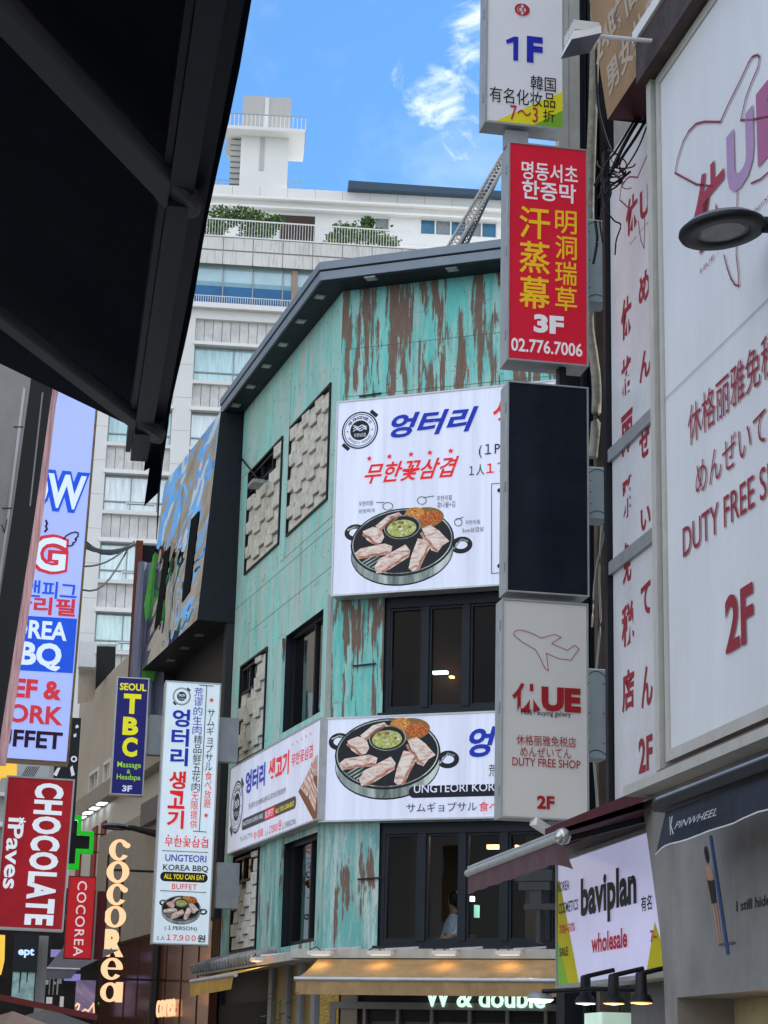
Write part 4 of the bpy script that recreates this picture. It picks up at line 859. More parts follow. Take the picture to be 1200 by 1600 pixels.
t.text('休', (800, 1112), (849, 1069), RH, d, off=.02); t.text('UE', (846, 1111), (907.5, 1076), RH, d, off=.06); t.text('HUE : buying gallery', (814, 1118), (892, 1112.5), DARK, d, off=.01)
t.text('休格丽雅免税店', (807, 1163.5), (900, 1152.5), RH, d, off=.005); t.text('めんぜいてん', (813, 1181.5), (892.5, 1170.5), RH, d, off=.004); t.text('DUTY FREE SHOP', (800.5, 1196), (907, 1188.5), RH, d, off=.008); t.text('2F', (839, 1263.5), (866.5, 1244), RH, d, off=.04); t.letters(r)
for px, ya, yb, w, nm in ((810, 225, 200, .10, 'short white post between the 1F sign and the red sign'), (882, 610, 565, .03, 'short black rod between the red sign and the blank black sign')):
    m = MB(SG); u = SG.p(px, ya)[0]; m.box(u-w, u+w, .05, .15, SG.p(px, ya)[1], SG.p(px, yb)[1], SIDE if w > .05 else BLACK); m.build('connecting_post', None, nm, 'post')
# orange sign leaning out, and the flood lamp on its arm
FO = right_wall(4.0); b0 = FO.p(949.5, 187); b1 = FO.p(1064, 0); zb = (b0[1]+b1[1])/2+.02
tl = plane_u(FO, 921, 0, b0[0]); sl = (tl[1])/(tl[2]-b0[1]); H_ = 3.2; ue = 2
ORG = mat('orange_print', (.33, .205, .105), .45, var=.5, scale=.8, emit=.04)
r = thing('hanging_sign', 'faded orange sign leaning out over the street with a dark maroon underside', 'sign', FO, (b0[0], 0, b0[1]))
m = MB(FO); m.quad([(b0[0], 0, b0[1]), (ue, 0, b0[1]), (ue, sl*H_, b0[1]+H_), (b0[0], sl*H_, b0[1]+H_)], ORG); m.build('panel', r)
m = MB(FO); MAR = mat('maroon_edge', (.07, .014, .02), .5); m.quad([(b0[0], 0.002, b0[1]), (ue, 0.002, b0[1]), (ue, .38, b0[1]+.02), (b0[0], .38, b0[1]+.02)], MAR); m.quad([(b0[0], .38, b0[1]), (ue, .38, b0[1]), (ue, .38, b0[1]+H_), (b0[0], .38, b0[1]+H_)], MAR); m.quad([(b0[0], 0, b0[1]), (b0[0], .38, b0[1]), (b0[0], .38, b0[1]+H_), (b0[0], sl*H_, b0[1]+H_)], MAR); m.build('case', r)
t = MB(FO); FW = film('pale_film', (.46, .38, .31))
def lean(s, ll, ur, off):
    V, P = glyphs(s, off); a = FO.p(*ll, -.03); b = FO.p(*ur, -.03); sk = MB(FO)
    t.add([(a[0]+x*(b[0]-a[0]), sl*(a[1]+y*(b[1]-a[1])-b0[1])-.004, a[1]+y*(b[1]-a[1])) for x, y in V], P, FW)
lean('24時間', (940, 106), (1008, -52), .03); lean('男女共用', (950, 153), (1030, -22), .03); t.build('lettering', r)
uF = PB.p(1040, 66)[0]; h = plane_u(PB, 928, 56, uF); base_ = plane_u(PB, 1040, 66, uF)
r = thing('flood_lamp', 'white ribbed flood lamp on a long arm before the orange sign', 'lamp', PB, base_)
m = MB(PB); m.tube([base_, h], .016, WHITE); m.build('arm', r)
h2_ = plane_u(PB, 910, 62, uF); m = MB(PB); c = Vector(h2_); k = Vector(h)-c
m.add([tuple(c+Vector(v)) for v in [(-.16, -.11, -.075), (.12, -.11, -.075), (.12, .10, .0), (-.16, .10, .0), (-.14, -.09, .0), (.10, -.09, .0), (.10, .10, .07), (-.14, .10, .07)]], [(4, 5, 6, 7), (0, 1, 5, 4), (1, 2, 6, 5), (2, 3, 7, 6), (3, 0, 4, 7)], WHITE)
for i in range(7): a_ = c+Vector((-.13+i*.038, 0, .035)); m.box(a_.x-.006, a_.x+.006, a_.y-.09, a_.y+.09, a_.z-.02, a_.z+.05, WHITE)
m.build('head', r); m = MB(PB); m.quad([tuple(c+Vector(v)) for v in [(-.16, -.11, -.076), (.12, -.11, -.076), (.12, .10, -.001), (-.16, .10, -.001)]], mat('lamp_lens', (.10, .11, .12), .15)); m.build('lens', r)
# street lamps
def street_lamp(name, label, P, dia, tilt, post, arm_z):
    r = bpy.data.objects.new(name, None); COL.objects.link(r); r.location = (post.x, post.y, 0); r['label'] = label; r['category'] = 'street lamp'; r['group'] = 'black disc street lamps'; _base[r] = Vector((post.x, post.y, 0)); _face[r] = WORLD
    k = dia/2; Mh = Matrix.Translation(P) @ Matrix.Rotation(tilt, 4, 'Y')
    def put(nm, prof, mm, n=40, par=None, scl=1):
        b = MB(); b.lathe((0, 0, 0), [(q*k, z*k) for q, z in prof], mm, n); b.v = [tuple(Mh @ Vector(v)) for v in b.v]; return b.build(nm, par or r)
    hd = put('lamp_head', [(.60, -.005), (.63, -.05), (.96, -.05), (1.0, .03), (.98, .10), (.93, .13), (.6, .13)], BLACK)
    put('lamp_cap', [(.92, .131), (.80, .24), (.55, .33), (.2, .36), (.01, .36)], mat('lamp_cap_grey', (.20, .23, .24), .4, .3), par=hd)
    put('lens', [(.605, -.012), (.5, -.012), (.01, -.02)], mat('lamp_lens_clear', (.20, .20, .19), .25, var=.5, scale=4), par=hd)
    b = MB(); e = Mh @ Vector((k*.95, 0, .08*k)); b.tube([tuple(e), tuple(e+Vector((k*.5, 0, .0)))], .05*k*4, BLACK); b.tube([tuple(e+Vector((k*.3, 0, 0))), (post.x, post.y, arm_z)], .05, BLACK, r2=.075); b.build('arm', r)
    b = MB(); b.lathe((post.x, post.y, 0), [(.16, 0), (.16, .5), (.10, .6), (.085, arm_z+.1), (.05, arm_z+.16)], BLACK, 16); b.build('post', r)
    return r
P = at(1129, 362, 10.4); street_lamp('street_lamp', 'black disc street lamp close by, in front of the huge duty free banner', P, .50, R(-7), P+Vector((.95, .25, 0)), P.z+.05)
P = at(180, 1294, 38); Q_ = at(243, 1540, 38); street_lamp('street_lamp', 'small black street lamp reaching left from behind the tall restaurant sign', P, .52, R(2), Vector((Q_.x, Q_.y, 0)), P.z-.12)

# shop with the lit cosmetics sign, its awning and spot lamps
F5 = right_wall(4.1)
LV = mat('lavender_panel', (.40, .41, .60), .12, var=.12, scale=.8, emit=.33)
r, u0, u1, z0, z1 = signbox('shop_sign', 'lit lavender shop sign with tall black letters, tucked behind the grey wall', 'sign', F5, (868, 1352), (1044, 1272), (1044, 1530), (868, 1541.5), 0, .2, LV, SIDE, .03)
t = MB(F5); d = .002; Y3 = film('sign_yellow', (.52, .46, .01), .06); G3 = film('sign_green', (.10, .24, .03), .3); BR = film('sign_black_lit', (.02, .025, .02), .0); RR = film('sign_wine', (.30, .008, .02), .2)
t.fpx([(870.5, 1378), (874.5, 1376), (905, 1538), (888, 1539.5), (871.5, 1470)], .009, Y3); t.fpx([(871.5, 1470), (888, 1539), (872, 1540)], .008, G3); t.fpx([(1023, 1440), (1044, 1505), (1042, 1527), (1008, 1531)], .009, Y3)
t.text('baviplan', (907.5, 1450), (994, 1347), BR, d, off=.04); t.text('wholesale', (924, 1490), (979.5, 1448), RR, d, off=.03)
for s, ll, ur, mm in (('KOREA', (871.5, 1395), (889.5, 1374), BR), ('COSMETICS', (872.5, 1429), (903, 1404), BR), ('70%~30%', (873.5, 1460), (898, 1440.5), RR), ('SALE', (874, 1495), (887, 1479), BR), ('有名', (1001.5, 1425), (1018, 1396.5), BR), ('7~', (1016, 1473), (1026, 1452), RR)): t.text(s, ll, ur, mm, d, off=.018)
t.letters(r)
sh = thing('cosmetics_shop', 'shop front in shadow below the lavender sign', 'shop', F5, (u0, .2, 0))
m = MB(F5); m.box(u0+.9, u1+2, .3, .5, 0, 6, mat('shop_grey', (.16, .155, .15), .7)); m.box(u0+.25, u0+.7, .15, .45, 1.75, 2.02, mat('shop_boxes', (.55, .75, .62), .5, emit=.25)); m.build('wall', sh)
m = MB(F5); m.box(u0, u1+2, .5, .6, 0, 3.3, INT_DARK); m.box(u0-.1, u1+1, .05, .5, z1+.02, z1+.10, GREYM); m.build('interior', sh)
AR = right_wall(3.42); MAUVE = mat('mauve_canvas', (.13, .075, .085), .8, dirt=.2, var=.3, stretch=(30, 30, 2)); WINE = mat('wine_canvas', (.08, .014, .022), .7, var=.3)
n0 = AR.p(878, 1313); n1 = AR.p(731, 1360); zr = (n0[1]+n1[1])/2
r = thing('awning', 'mauve awning with a long silver rail under the airplane sign', 'awning', AR, (n1[0], 0, zr))
m = MB(AR); m.tube([(n1[0], 0, zr), (n0[0], 0, zr)], .028, ALU, 10); m.tube([(n1[0], .01, zr+.04), (n0[0], .01, zr+.04)], .016, ALU, 8); m.lathe((n0[0]+.02, 0, zr), [(.005, -.055), (.04, -.04), (.055, 0), (.04, .04), (.005, .055)], mat('chrome_ball', (.55, .55, .53), .25, .8), 12); m.build('rail', r)
m = MB(AR); K = 36
for i in range(K):
    f0, f1 = i/K, (i+1)/K; A_1, B_1 = [n1[0]+.02+(n0[0]-n1[0]-.03)*f for f in (f0, f1)]; wv = lambda f: .012*math.sin(f*40)+(.05*(f-.9)*10 if f > .9 else 0); dz = lambda f: .155+(.05*((f-.93)/.07) if f > .93 else 0)
    m.quad([(A_1, .0, zr-.02), (B_1, .0, zr-.02), (B_1+(wv(f1)), wv(f1), zr-dz(f1)), (A_1+wv(f0), wv(f0), zr-dz(f0))], MAUVE)
m.build('valance', r)
w0 = AR.p(1004, 1286, .7); w1 = AR.p(1004, 1252, .72); c0 = AR.p(893, 1304, .3)
m = MB(AR); z2 = zr+.24
m.quad([(n1[0], .02, zr+.03), (n0[0], .02, zr+.03), (n0[0]+.3, .68, z2), (n1[0], .68, z2)], WINE); m.quad([(n1[0], .02, zr+.06), (n0[0], .02, zr+.06), (n0[0]+.3, .68, z2+.05), (n1[0], .68, z2+.05)], mat('canvas_top', (.33, .30, .25), .8)); m.build('canopy', r)
m = MB(AR); m.box(n1[0], n0[0]+1.4, .60, .72, z2-.02, z2+.12, WINE); m.bar((n0[0]-.1, .62, z2-.08), (n0[0]-.2, .06, zr), .04, .04, BLACK); m.build('cassette', r)
def spot(px, py, nm, lens, wv=.075):
    u, z = F5.p(px, py, -.25); r = thing('spot_lamp', nm, 'lamp', F5, (u, -.25, z), 'black spot lamps under the lavender sign')
    m = MB(F5); m.lathe((u, -.25, z), [(wv, 0), (wv*.75, .04), (wv*.5, .05), (wv*.45, .17), (.02, .18)], BLACK, 16); m.build('shade', r)
    m = MB(F5); m.lathe((u, -.25, z-.006), [(wv*.9, 0), (.01, -.008)], lens, 16); m.build('lens', r); m = MB(F5); m.tube([(u, -.25, z+.17), (u, -.05, z+.22)], .015, BLACK); m.build('arm', r)
spot(915, 1567, 'black spot lamp with a bluish lens, nearest the end of the lavender sign', LAMP_W); spot(959, 1567, 'black spot lamp with a warm lens, second from the left under the lavender sign', LAMP_Y); spot(1002, 1566, 'black spot lamp nearest the grey wall', LAMP_Y)
u, z = F5.p(844, 1562, -.6); r = thing('arm_lamp', 'oval lamp glowing white on an arm, left of the lavender sign', 'lamp', F5, (u, -.6, z)); m = MB(F5); m.lathe((u, -.6, z), [(.01, -.025), (.065, -.016), (.088, .0)], LAMP_W, 16); m.build('lens', r); m = MB(F5); m.lathe((u, -.6, z+.002), [(.092, 0), (.075, .035), (.02, .05)], GREYM, 16); m.build('shade', r); m = MB(F5); m.tube([(u+.05, -.6, z+.05), (u+.25, -.3, z+.07), (u+.3, 0, z+.07)], .015, BLACK); m.build('arm', r)
u, z = SG.p(845, 1297, .1); r = thing('security_camera', 'white camera on a bracket under the airplane sign', 'camera', SG, (u, .1, z)); m = MB(SG); m.bar((u-.09, -.02, z+.05), (u+.09, .1, z-.02), .07, .06, WHITE); m.build('housing', r); m = MB(SG); m.tube([(u+.05, .06, z), (u+.12, .1, z-.03), (u+.2, .12, z-.05)], .02, GREYM); m.box(u+.0, u+.12, .05, .15, z+.02, z+.07, GREYM); m.build('bracket', r)
# folded projector on the neighbouring window
u, z = GF.p(835, 1400, -.5); r = thing('folded_arm', 'grey folded metal arm outside the restaurant window behind the mauve awning', 'bracket', GF, (u, -.5, z)); m = MB(GF); u2, z2_ = GF.p(806, 1374, -.5); u3, z3_ = GF.p(864, 1362, -.5); m.box(u2, u3, -.55, -.45, z3_-.12, z3_+.02, mat('dull_grey_arm', (.045, .05, .052), .5)); m.box(u2+.05, u3-.03, -.54, -.46, z3_-.24, z3_-.13, mat('dull_grey_arm', (.045, .05, .052), .5)); m.box(u2+.2, u2+.36, -.53, -.47, z-.1, z3_-.241, mat('dull_grey_arm', (.045, .05, .052), .5)); m.box(u2+.12, u3+.05, -.53, -.47, z-.18, z-.101, mat('dull_grey_arm', (.045, .05, .052), .5)); m.box(u2+.28, u2+.34, -.52, -.3, z-.6, z-.181, mat('dull_grey_arm', (.045, .05, .052), .5)); m.build('arm', r)
# navy awning on the grey wall
FA = right_wall(3.62); DNAVY = mat('navy_canvas', (.014, .019, .033), .55, var=.3, scale=5, stretch=(1, 1, .3)); 
k0 = FA.p(1029, 1253); kb = FA.p(1036, 1268); z1_ = k0[1]; z0_ = kb[1]
r = thing('awning', 'dark navy awning with white slanted lettering on the grey wall', 'awning', FA, (k0[0], 0, z0_))
m = MB(FA); m.prism([(k0[0], z0_+.03), (k0[0]+.02, z0_), (5, z0_), (5, z1_), (k0[0], z1_)], -.04, .16, mat('navy_cassette', (.006, .008, .013), .45, var=.2)); m.box(k0[0]+.03, 5, -.03, .1, z1_+.001, z1_+.02, mat('pale_cover', (.30, .34, .40), .5)); m.build('cassette', r, bevel=.008)
m = MB(FA); vt = z0_-.012; vb = FA.p(1200, 1272, -.01)[1]; v0 = FA.p(1040, 1271, -.01)[0]; K = 44; L_ = 5-v0
cv = lambda f: -(.20*math.exp(-f*5.5))*1.0
for i in range(K):
    f0, f1 = (i/K)**2*1.0, ((i+1)/K)**2; x0_, x1_ = v0+L_*f0, v0+L_*f1; g = lambda x: (x-v0)
    b0_, b1_ = [vb-.045*math.exp(-g(x)*2.4)+.012*math.sin(g(x)*9)*math.exp(-g(x)) for x in (x0_, x1_)]; s0, s1 = [-.02*math.sin(g(x)*5) for x in (x0_, x1_)]
    o0, o1 = [-.035*math.exp(-g(x)*6) for x in (x0_, x1_)]
    m.quad([(x0_, -.01, vt), (x1_, -.01, vt), (x1_+o1, -.06+s1, b1_), (x0_+o0, -.06+s0, b0_)], DNAVY); m.quad([(x0_+o0, -.0615+s0, b0_+.003), (x1_+o1, -.0615+s1, b1_+.004), (x1_+o1, -.0615+s1, b1_-.004), (x0_+o0, -.0615+s0, b0_-.004)], WHITE)
m.build('valance', r)
t = MB(FA); PWH = film('chalk_film', (.55, .58, .60)); t.text('K', (1047, 1305), (1053, 1274), PWH, -.095, off=.012, shear=-.1); t.text('PINWHEEL', (1053.5, 1296), (1124, 1261), PWH, -.09, off=.0, shear=.08); t.letters(r)

# ------------------------------------------------------------------ tall white building behind
HT = across(400, 600, 88, 84); HU = across(400, 330, 93, 86)
HSTONE = mat('white_cladding', (.71, .71, .69), .7, scale=.5, var=.06, dirt=.05); HPAN = mat('grey_stone_panel', (.62, .61, .59), .8, scale=1.6, var=.25, dirt=.12); HEDGE = mat('white_beam', (.78, .77, .74), .7, var=.06)
hot = thing('hotel_building', 'tall white building with rows of curtained windows and a roof tower, far behind', 'building', HT, (0, 0, 0))
zt0 = HT.p(303, 538)[1]; hp = zt0-HT.p(301, 641)[1]; wh = zt0-HT.p(301, 593)[1]
uA0, uA1 = HT.p(163.5, 745)[0], HT.p(266, 700)[0]; uB0 = HT.p(303, 560)[0]; uB1 = uB0+7.5; uC = uA0-(uB0-uA1); 
bays = [(uC-5, uC), (uA0, uA1), (uB0, uB1), (uB1+1.4, uB1+6)]
zE = HT.p(370, 486)[1]; zP1 = HT.p(370, 418)[1]; zP0 = HT.p(440, 380)[1]
hu0, hu1 = uC-8, uB1+14
holes = []
for b in bays:
    for k in range(-1, 8):
        z1 = zt0-k*hp
        if k >= 0: holes.append((b[0], b[1], z1-wh, z1))
        holes.append((b[0], b[1], z1-hp+.22, z1-wh-.16) if k >= 0 else (b[0], b[1], zt0+.2, zt0+1.32))
m = MB(HT); wall(m, hu0, hu1, 0, zE, holes, HSTONE, 0, .45)
for b in bays:
    for k in range(8): m.box(b[0]-.05, b[1]+.05, -.10, -.001, zt0-k*hp+.003, zt0-k*hp+.16, HEDGE)
for k in range(1, 10):      # shadow joints of the piers
    for a, c in ((uC, uA0), (uA1, uB0)): m.box(a+.02, c-.02, -.004, -.001, zt0-k*hp*.5+.6, zt0-k*hp*.5+.62, mat('joint', (.40, .40, .385), .8))
m.quad([(hu0, .452, 0), (hu1, .452, 0), (hu1, .452, zE), (hu0, .452, zE)], mat('joint', (.40, .40, .385), .8)); bw = m.build('facade', hot)
m = MB(HT)
for b in bays[1:3]:
    for k in range(-1, 7):
        z1 = zt0-k*hp; za, zb = (z1-hp+.22, z1-wh-.16) if k >= 0 else (zt0+.2, zt0+1.32); n = max(4, round((b[1]-b[0])/.42)); w = (b[1]-b[0])/n
        m = MB(HT)
        for i in range(n): m.box(b[0]+i*w+.012, b[0]+(i+1)*w-.012, .20+random.uniform(0, .01), .44, za, zb, HPAN)
        m.build('stone_panel', hot)
def curtain(name, base, e=0):
    if name in _M: return _M[name]
    mm = mat(name, base, .06, .35, var=.30, scale=3, stretch=(2.5, 1, .25)); return mm
CG = [curtain('curtained_glass_pale', (.58, .72, .74)), curtain('curtained_glass_mint', (.50, .68, .68)), curtain('curtained_glass_cloudy', (.62, .70, .72))]
HFR = mat('window_frame_grey', (.30, .33, .33), .5, .3)
for bi, b in enumerate(bays[1:3]):
    for k in range(0, 6):
        if (bi == 0 and k < 1) or (bi == 1 and k > 3): continue
        z1 = zt0-k*hp; z0 = z1-wh; m = MB(HT); frame(m, b[0], b[1], z0, z1, .25, .4, .05, HFR); zs_ = z0+wh*.28; m.box(b[0]+.05, b[1]-.05, .26, .4, zs_-.03, zs_+.03, HFR); n = 2 if bi == 0 else 4
        for i in range(1, n+(n == 2)): u = b[0]+(b[1]-b[0])*(i/n if n > 2 else (.42, .84)[i-1]); m.box(u-.03, u+.03, .265, .4, z0+.05, z1-.05, HFR)
        w = m.build('window', hot); m = MB(HT); m.quad([(b[0]+.04, .33, z0+.04), (b[1]-.04, .33, z0+.04), (b[1]-.04, .33, z1-.04), (b[0]+.04, .33, z1-.04)], CG[(bi+k) % 3]); m.build('pane', w)
        m = MB(HT); a = b[0]+(b[1]-b[0])*.35; frame(m, a, a+1.35, z0+.06, zs_-.04, .22, .26, .04, WHITE); m.build('sash', w)
# glazed gallery, planter and railing
ug0, ug1 = HT.p(290, 450)[0], HT.p(459, 450)[0]; zg0, zg1 = HT.p(370, 482)[1], HT.p(370, 413.5)[1]
m = MB(HT); m.box(hu0, hu1, -.3, .8, zE+.001, zE+.25, HEDGE); m.box(hu0, hu1, 3.5, 3.6, zE+.26, zg1, INT_DARK); m.box(hu0, hu1, .9, 3.5, zg1-.05, zg1, mat('gallery_ceiling', (.30, .33, .34), .8)); m.build('gallery_floor', hot)
BLG = mat('gallery_reflection_blue', (.045, .15, .30), .05, .25, var=.2, scale=.6); PLG = mat('pale_gallery_glass', (.46, .62, .65), .08, .25, var=.15, scale=.6)  # blue band paints the reflection and ceiling seen there into the glass colour
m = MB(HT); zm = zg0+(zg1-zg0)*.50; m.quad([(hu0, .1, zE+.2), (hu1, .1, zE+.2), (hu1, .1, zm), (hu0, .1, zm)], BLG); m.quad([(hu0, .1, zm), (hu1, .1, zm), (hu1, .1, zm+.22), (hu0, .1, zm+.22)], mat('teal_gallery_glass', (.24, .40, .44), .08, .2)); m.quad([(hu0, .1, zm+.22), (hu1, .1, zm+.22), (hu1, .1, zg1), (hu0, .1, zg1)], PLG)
w = m.build('gallery_glass', hot); m = MB(HT)
st_ = HT.p(395, 450)[0]-HT.p(348, 450)[0]; u = HT.p(348, 450)[0]-4*st_
while u < hu1: m.box(u-.03, u+.03, .03, .12, zE+.2, zg1, HFR); u += st_
u = HT.p(460, 450)[0]; m.box(u-.15, u+.15, -.1, .09, zE+.2, zg1, mat('rust_column', (.36, .27, .20), .7, dirt=.4)); m.build('mullion', w)
m = MB(HT); zr0 = zE+.25
for i in range(120): u = ug0-2+i*.11; m.box(u-.012, u+.012, -.22, -.2, zr0, zr0+.34, WHITE)
m.box(ug0-2, ug0+11.2, -.225, -.195, zr0+.341, zr0+.375, WHITE); m.build('railing', hot)
PL = mat('stained_planter', (.68, .67, .63), .75, scale=.7, var=.12, dirt=.7)
m = MB(HT); zmid = (zP0+zP1)/2; st2 = st_; u = HT.p(348, 400)[0]-4*st2; m.box(hu0, hu1, -.25, 1.2, zg1+.001, zP0, mat('joint', (.40, .40, .385), .8))
while u < hu1: m.box(u+.02, u+st2-.02, -.31, -.251, zmid+.05, zP0-.03, PL); m.box(u+.02, u+st2-.02, -.29, -.251, zP1+.02, zmid-.02, PL); u += st2
m.box(hu0, hu1, -.34, 1.2, zP0+.001, zP0+.06, HEDGE); m.build('planter', hot)
m = MB(HT); zr0 = zP0+.06; u = HT.p(322, 375)[0]; ue = HT.p(642, 385)[0]
while u < ue: m.box(u-.011, u+.011, -.1, -.07, zr0, zr0+.92, WHITE); u += .135
m.box(HT.p(322, 375)[0], ue, -.105, -.055, zr0+.921, zr0+.97, WHITE); m.build('roof_railing', hot)
m = MB(HT); m.box(hu0, hu1, 1.2, 6, zP0-.5, zP0-.3, HSTONE); m.build('terrace', hot)
# set-back top storey
zu1 = HU.p(540, 303)[1]; zu0 = zP0-.3; a0 = HU.p(300, 330)[0]; a1 = HU.p(860, 330)[0]
w1 = H(HU, (656, 367), (777, 342)); w1 = (w1[0], w1[1], HU.p(716, 369)[1], HU.p(716, 343.5)[1]); w2 = (HU.p(562, 350)[0], HU.p(609, 350)[0], HU.p(585, 362)[1], HU.p(585, 338)[1])
m = MB(HU); wall(m, a0, a1, zu0, zu1, [w1, w2], HSTONE, 0, .3); zc1, zc2 = HU.p(540, 323)[1], HU.p(540, 335)[1]
m.box(a0, a1, -.5, -.001, zc1, zc1+.12, HEDGE); m.box(a0, a1, -.35, -.001, zc2, zc2+.10, HEDGE); m.box(a0, a1, -.3, -.0015, zc1+.122, zu1, HSTONE); m.box(a0, a1, -.2, -.0015, zc2+.102, zc1-.002, HSTONE); m.box(a0, a1, 0.001, 8, zu1-.05, zu1, HSTONE)
zz = HU.p(600, 386)[1]; m.box(HU.p(600, 386)[0], a1, -.12, -.001, zz, zz+.08, HEDGE)
for i in range(14): u = a0+2+i*1.4; m.box(u-.012, u+.012, -.304, -.3005, zc1+.13, zu1, mat('joint', (.40, .40, .385), .8))
m.build('upper_storey', hot)
for wi, (h, n) in enumerate(((w1, 5), (w2, 2))):
    m = MB(HU); frame(m, h[0], h[1], h[2], h[3], .05, .2, .06, WHITE)
    for i in range(1, n): u = h[0]+(h[1]-h[0])*i/n; m.box(u-.035, u+.035, .06, .2, h[2]+.06, h[3]-.06, WHITE)
    w = m.build('window', hot); m = MB(HU)
    for i in range(n): a, b = h[0]+(h[1]-h[0])*i/n, h[0]+(h[1]-h[0])*(i+1)/n; m.quad([(a, .15, h[2]), (b, .15, h[2]), (b, .15, h[3]), (a, .15, h[3])], mat('blue_pane', (.06, .17, .27), .08, .4, var=.25, scale=1.2) if i % 2 == 0 else mat('grey_pane', (.22, .24, .25), .2, .2, var=.2))
    m.build('pane', w)
m = MB(HU); z = HU.p(543, 304)[1]; u = HU.p(543, 298)[0]; m.prism([(u, z), (a1, z), (a1, z+.25), (u, z+.42)], -.8, 7, mat('blue_roof', (.045, .08, .12), .5)); m.box(u+1, a1, -.2, 6, zu1+.001, z-.001, mat('grey_parapet', (.42, .43, .43), .7)); m.build('roof', hot)
m = MB(HU); ub_ = HU.p(436, 370)[0]; m.box(ub_, HU.p(490, 370)[0], -1.6, -1.5, zu0, HU.p(460, 357)[1], mat('dark_shed', (.05, .035, .03), .8)); m.build('dark_screen', hot)
# roof tower with balcony
TW = mat('tower_grey', (.46, .46, .44), .8, scale=.6, var=.06, dirt=.08); tx = lambda px, py: HU.p(px, py, 0)
b0, b1 = tx(375, 260)[0], tx(449.5, 260)[0]; zb0, zs1 = zu1-.6, tx(420, 209)[1]; zs0 = tx(420, 214)[1]
m = MB(HU); m.box(b0, b1, .0, 4.5, zb0, zs0, HSTONE); c = b0+(b1-b0)*.45; m.box(c-.12, c+.12, -.03, -.001, tx(410, 267)[1], zs0-.05, TW); m.build('tower', hot)
m = MB(HU); p0, p1 = tx(378.5, 180)[0], tx(454.5, 180)[0]; m.box(p0, p1, .1, 4.2, zs1+.001, tx(417, 149.5)[1], TW); c = p0+(p1-p0)*.5; m.box(c-.1, c+.1, .05, .0995, zs1+.01, tx(417, 152)[1], HSTONE); m.build('tower_top', hot)
m = MB(HU); q0, q1 = HU.p(352, 210, -.7)[0], HU.p(477, 210, -.7)[0]; m.box(q0, q1, -.75, 2.7, zs0+.001, zs1, HSTONE); m.build('balcony', hot)
m = MB(HU); zr1 = HU.p(420, 181, -.7)[1]
n = 19
for i in range(n+1): u = q0+(q1-q0)*i/n; m.box(u-.018, u+.018, -.72, -.69, zs1, zr1, WHITE)
m.box(q0, q1, -.725, -.685, zr1+.001, zr1+.05, GREYM); m.box(q1-.03, q1+.02, -.72, 2.6, zr1+.051, zr1+.09, GREYM); m.box(q1-.02, q1+.02, -.684, -.65, zs0-.9, zr1, GREYM); m.build('balcony_railing', hot)
m = MB(HU); s0, s1 = tx(358.5, 260)[0], b0-.002
for i in range(9): m.box(s0, s1, .3+i*.1, 2.5, zs0-.35-i*.27, zs0-.12-i*.27, TW)
m.box(s0, s1, 1.6, 2.6, zb0, zs0-.1, TW); m.build('stair', hot)
m = MB(HU)
for pa, pb in ((336, 358), (450, 470)):
    ua, ub2 = tx(pa, 280)[0], tx(pb, 280)[0]; zt_2 = tx(pa, 276)[1]
    m.box(ua, ub2, .3, .33, zt_2-.03, zt_2, GREYM)
    for i in range(5): u = ua+(ub2-ua)*i/4; m.box(u-.015, u+.015, .3, .33, zu1, zt_2-.031, GREYM)
m.build('roof_railing', hot)
# shrubs on the terrace
LG = [mat('leaf_mid', (.055, .115, .030), .6, var=.3), mat('leaf_light', (.13, .20, .055), .6, var=.3), mat('leaf_dark', (.022, .055, .018), .6, var=.3)]
BARK = mat('bark', (.09, .07, .05), .9)
def shrub(label, face, d, blobs, n, stems, leaf=.16):
    u0 = sum(b[0] for b in blobs)/len(blobs); r = thing('shrub', label, 'shrub', face, (u0, d, zP0-.3), 'shrubs on the roof terrace')
    m = MB(face); rr = random.Random(len(blobs)*7+n)
    for i in range(n):
        b = rr.choice(blobs); v = Vector((rr.gauss(0, 1), rr.gauss(0, 1), rr.gauss(0, 1))).normalized()*rr.random()**.45*(1+.25*rr.gauss(0, 1)**2*.3)
        c = Vector((b[0]+v.x*b[2], d+v.y*b[2]*.7, b[1]+v.z*b[3])); a = rr.random()*6.28; t = Vector((math.cos(a), math.sin(a)*.6, rr.uniform(-.9, .7))).normalized(); s_ = t.cross(Vector((rr.gauss(0, .5), 1, rr.gauss(0, .5)))).normalized(); L_ = leaf*rr.uniform(.7, 1.4)
        m.quad([c, c+t*L_*.5+s_*L_*.3, c+t*L_, c+t*L_*.5-s_*L_*.3], LG[rr.choices((0, 1, 2), (5, 3, 3))[0]])
    m.build('foliage', r); m = MB(face)
    for x0, x1 in stems: m.tube([(x0, d, zP0-.3), ((x0+x1)/2+.1, d, zP0+.5), (x1, d, zP0+1.3)], .05, BARK, 6, r2=.02)
    m.build('stem', r)
def SB(px, py, rx, ry, d=1.5): u, z = HT.p(px, py, d); return (u, z, rx/31, ry/31)
shrub('wide airy green shrub behind the railing, left under the roof tower', HT, 1.5, [SB(345, 340, 26, 17), SB(378, 338, 26, 15), SB(405, 345, 22, 16), SB(418, 356, 16, 12), SB(335, 360, 18, 16), SB(400, 365, 24, 14), SB(432, 325+20, 10, 8)], 3400, [(SB(350, 380, 1, 1)[0], SB(340, 350, 1, 1)[0]), (SB(352, 380, 1, 1)[0], SB(380, 345, 1, 1)[0]), (SB(356, 380, 1, 1)[0], SB(400, 350, 1, 1)[0]), (SB(349, 380, 1, 1)[0], SB(325, 350, 1, 1)[0])])
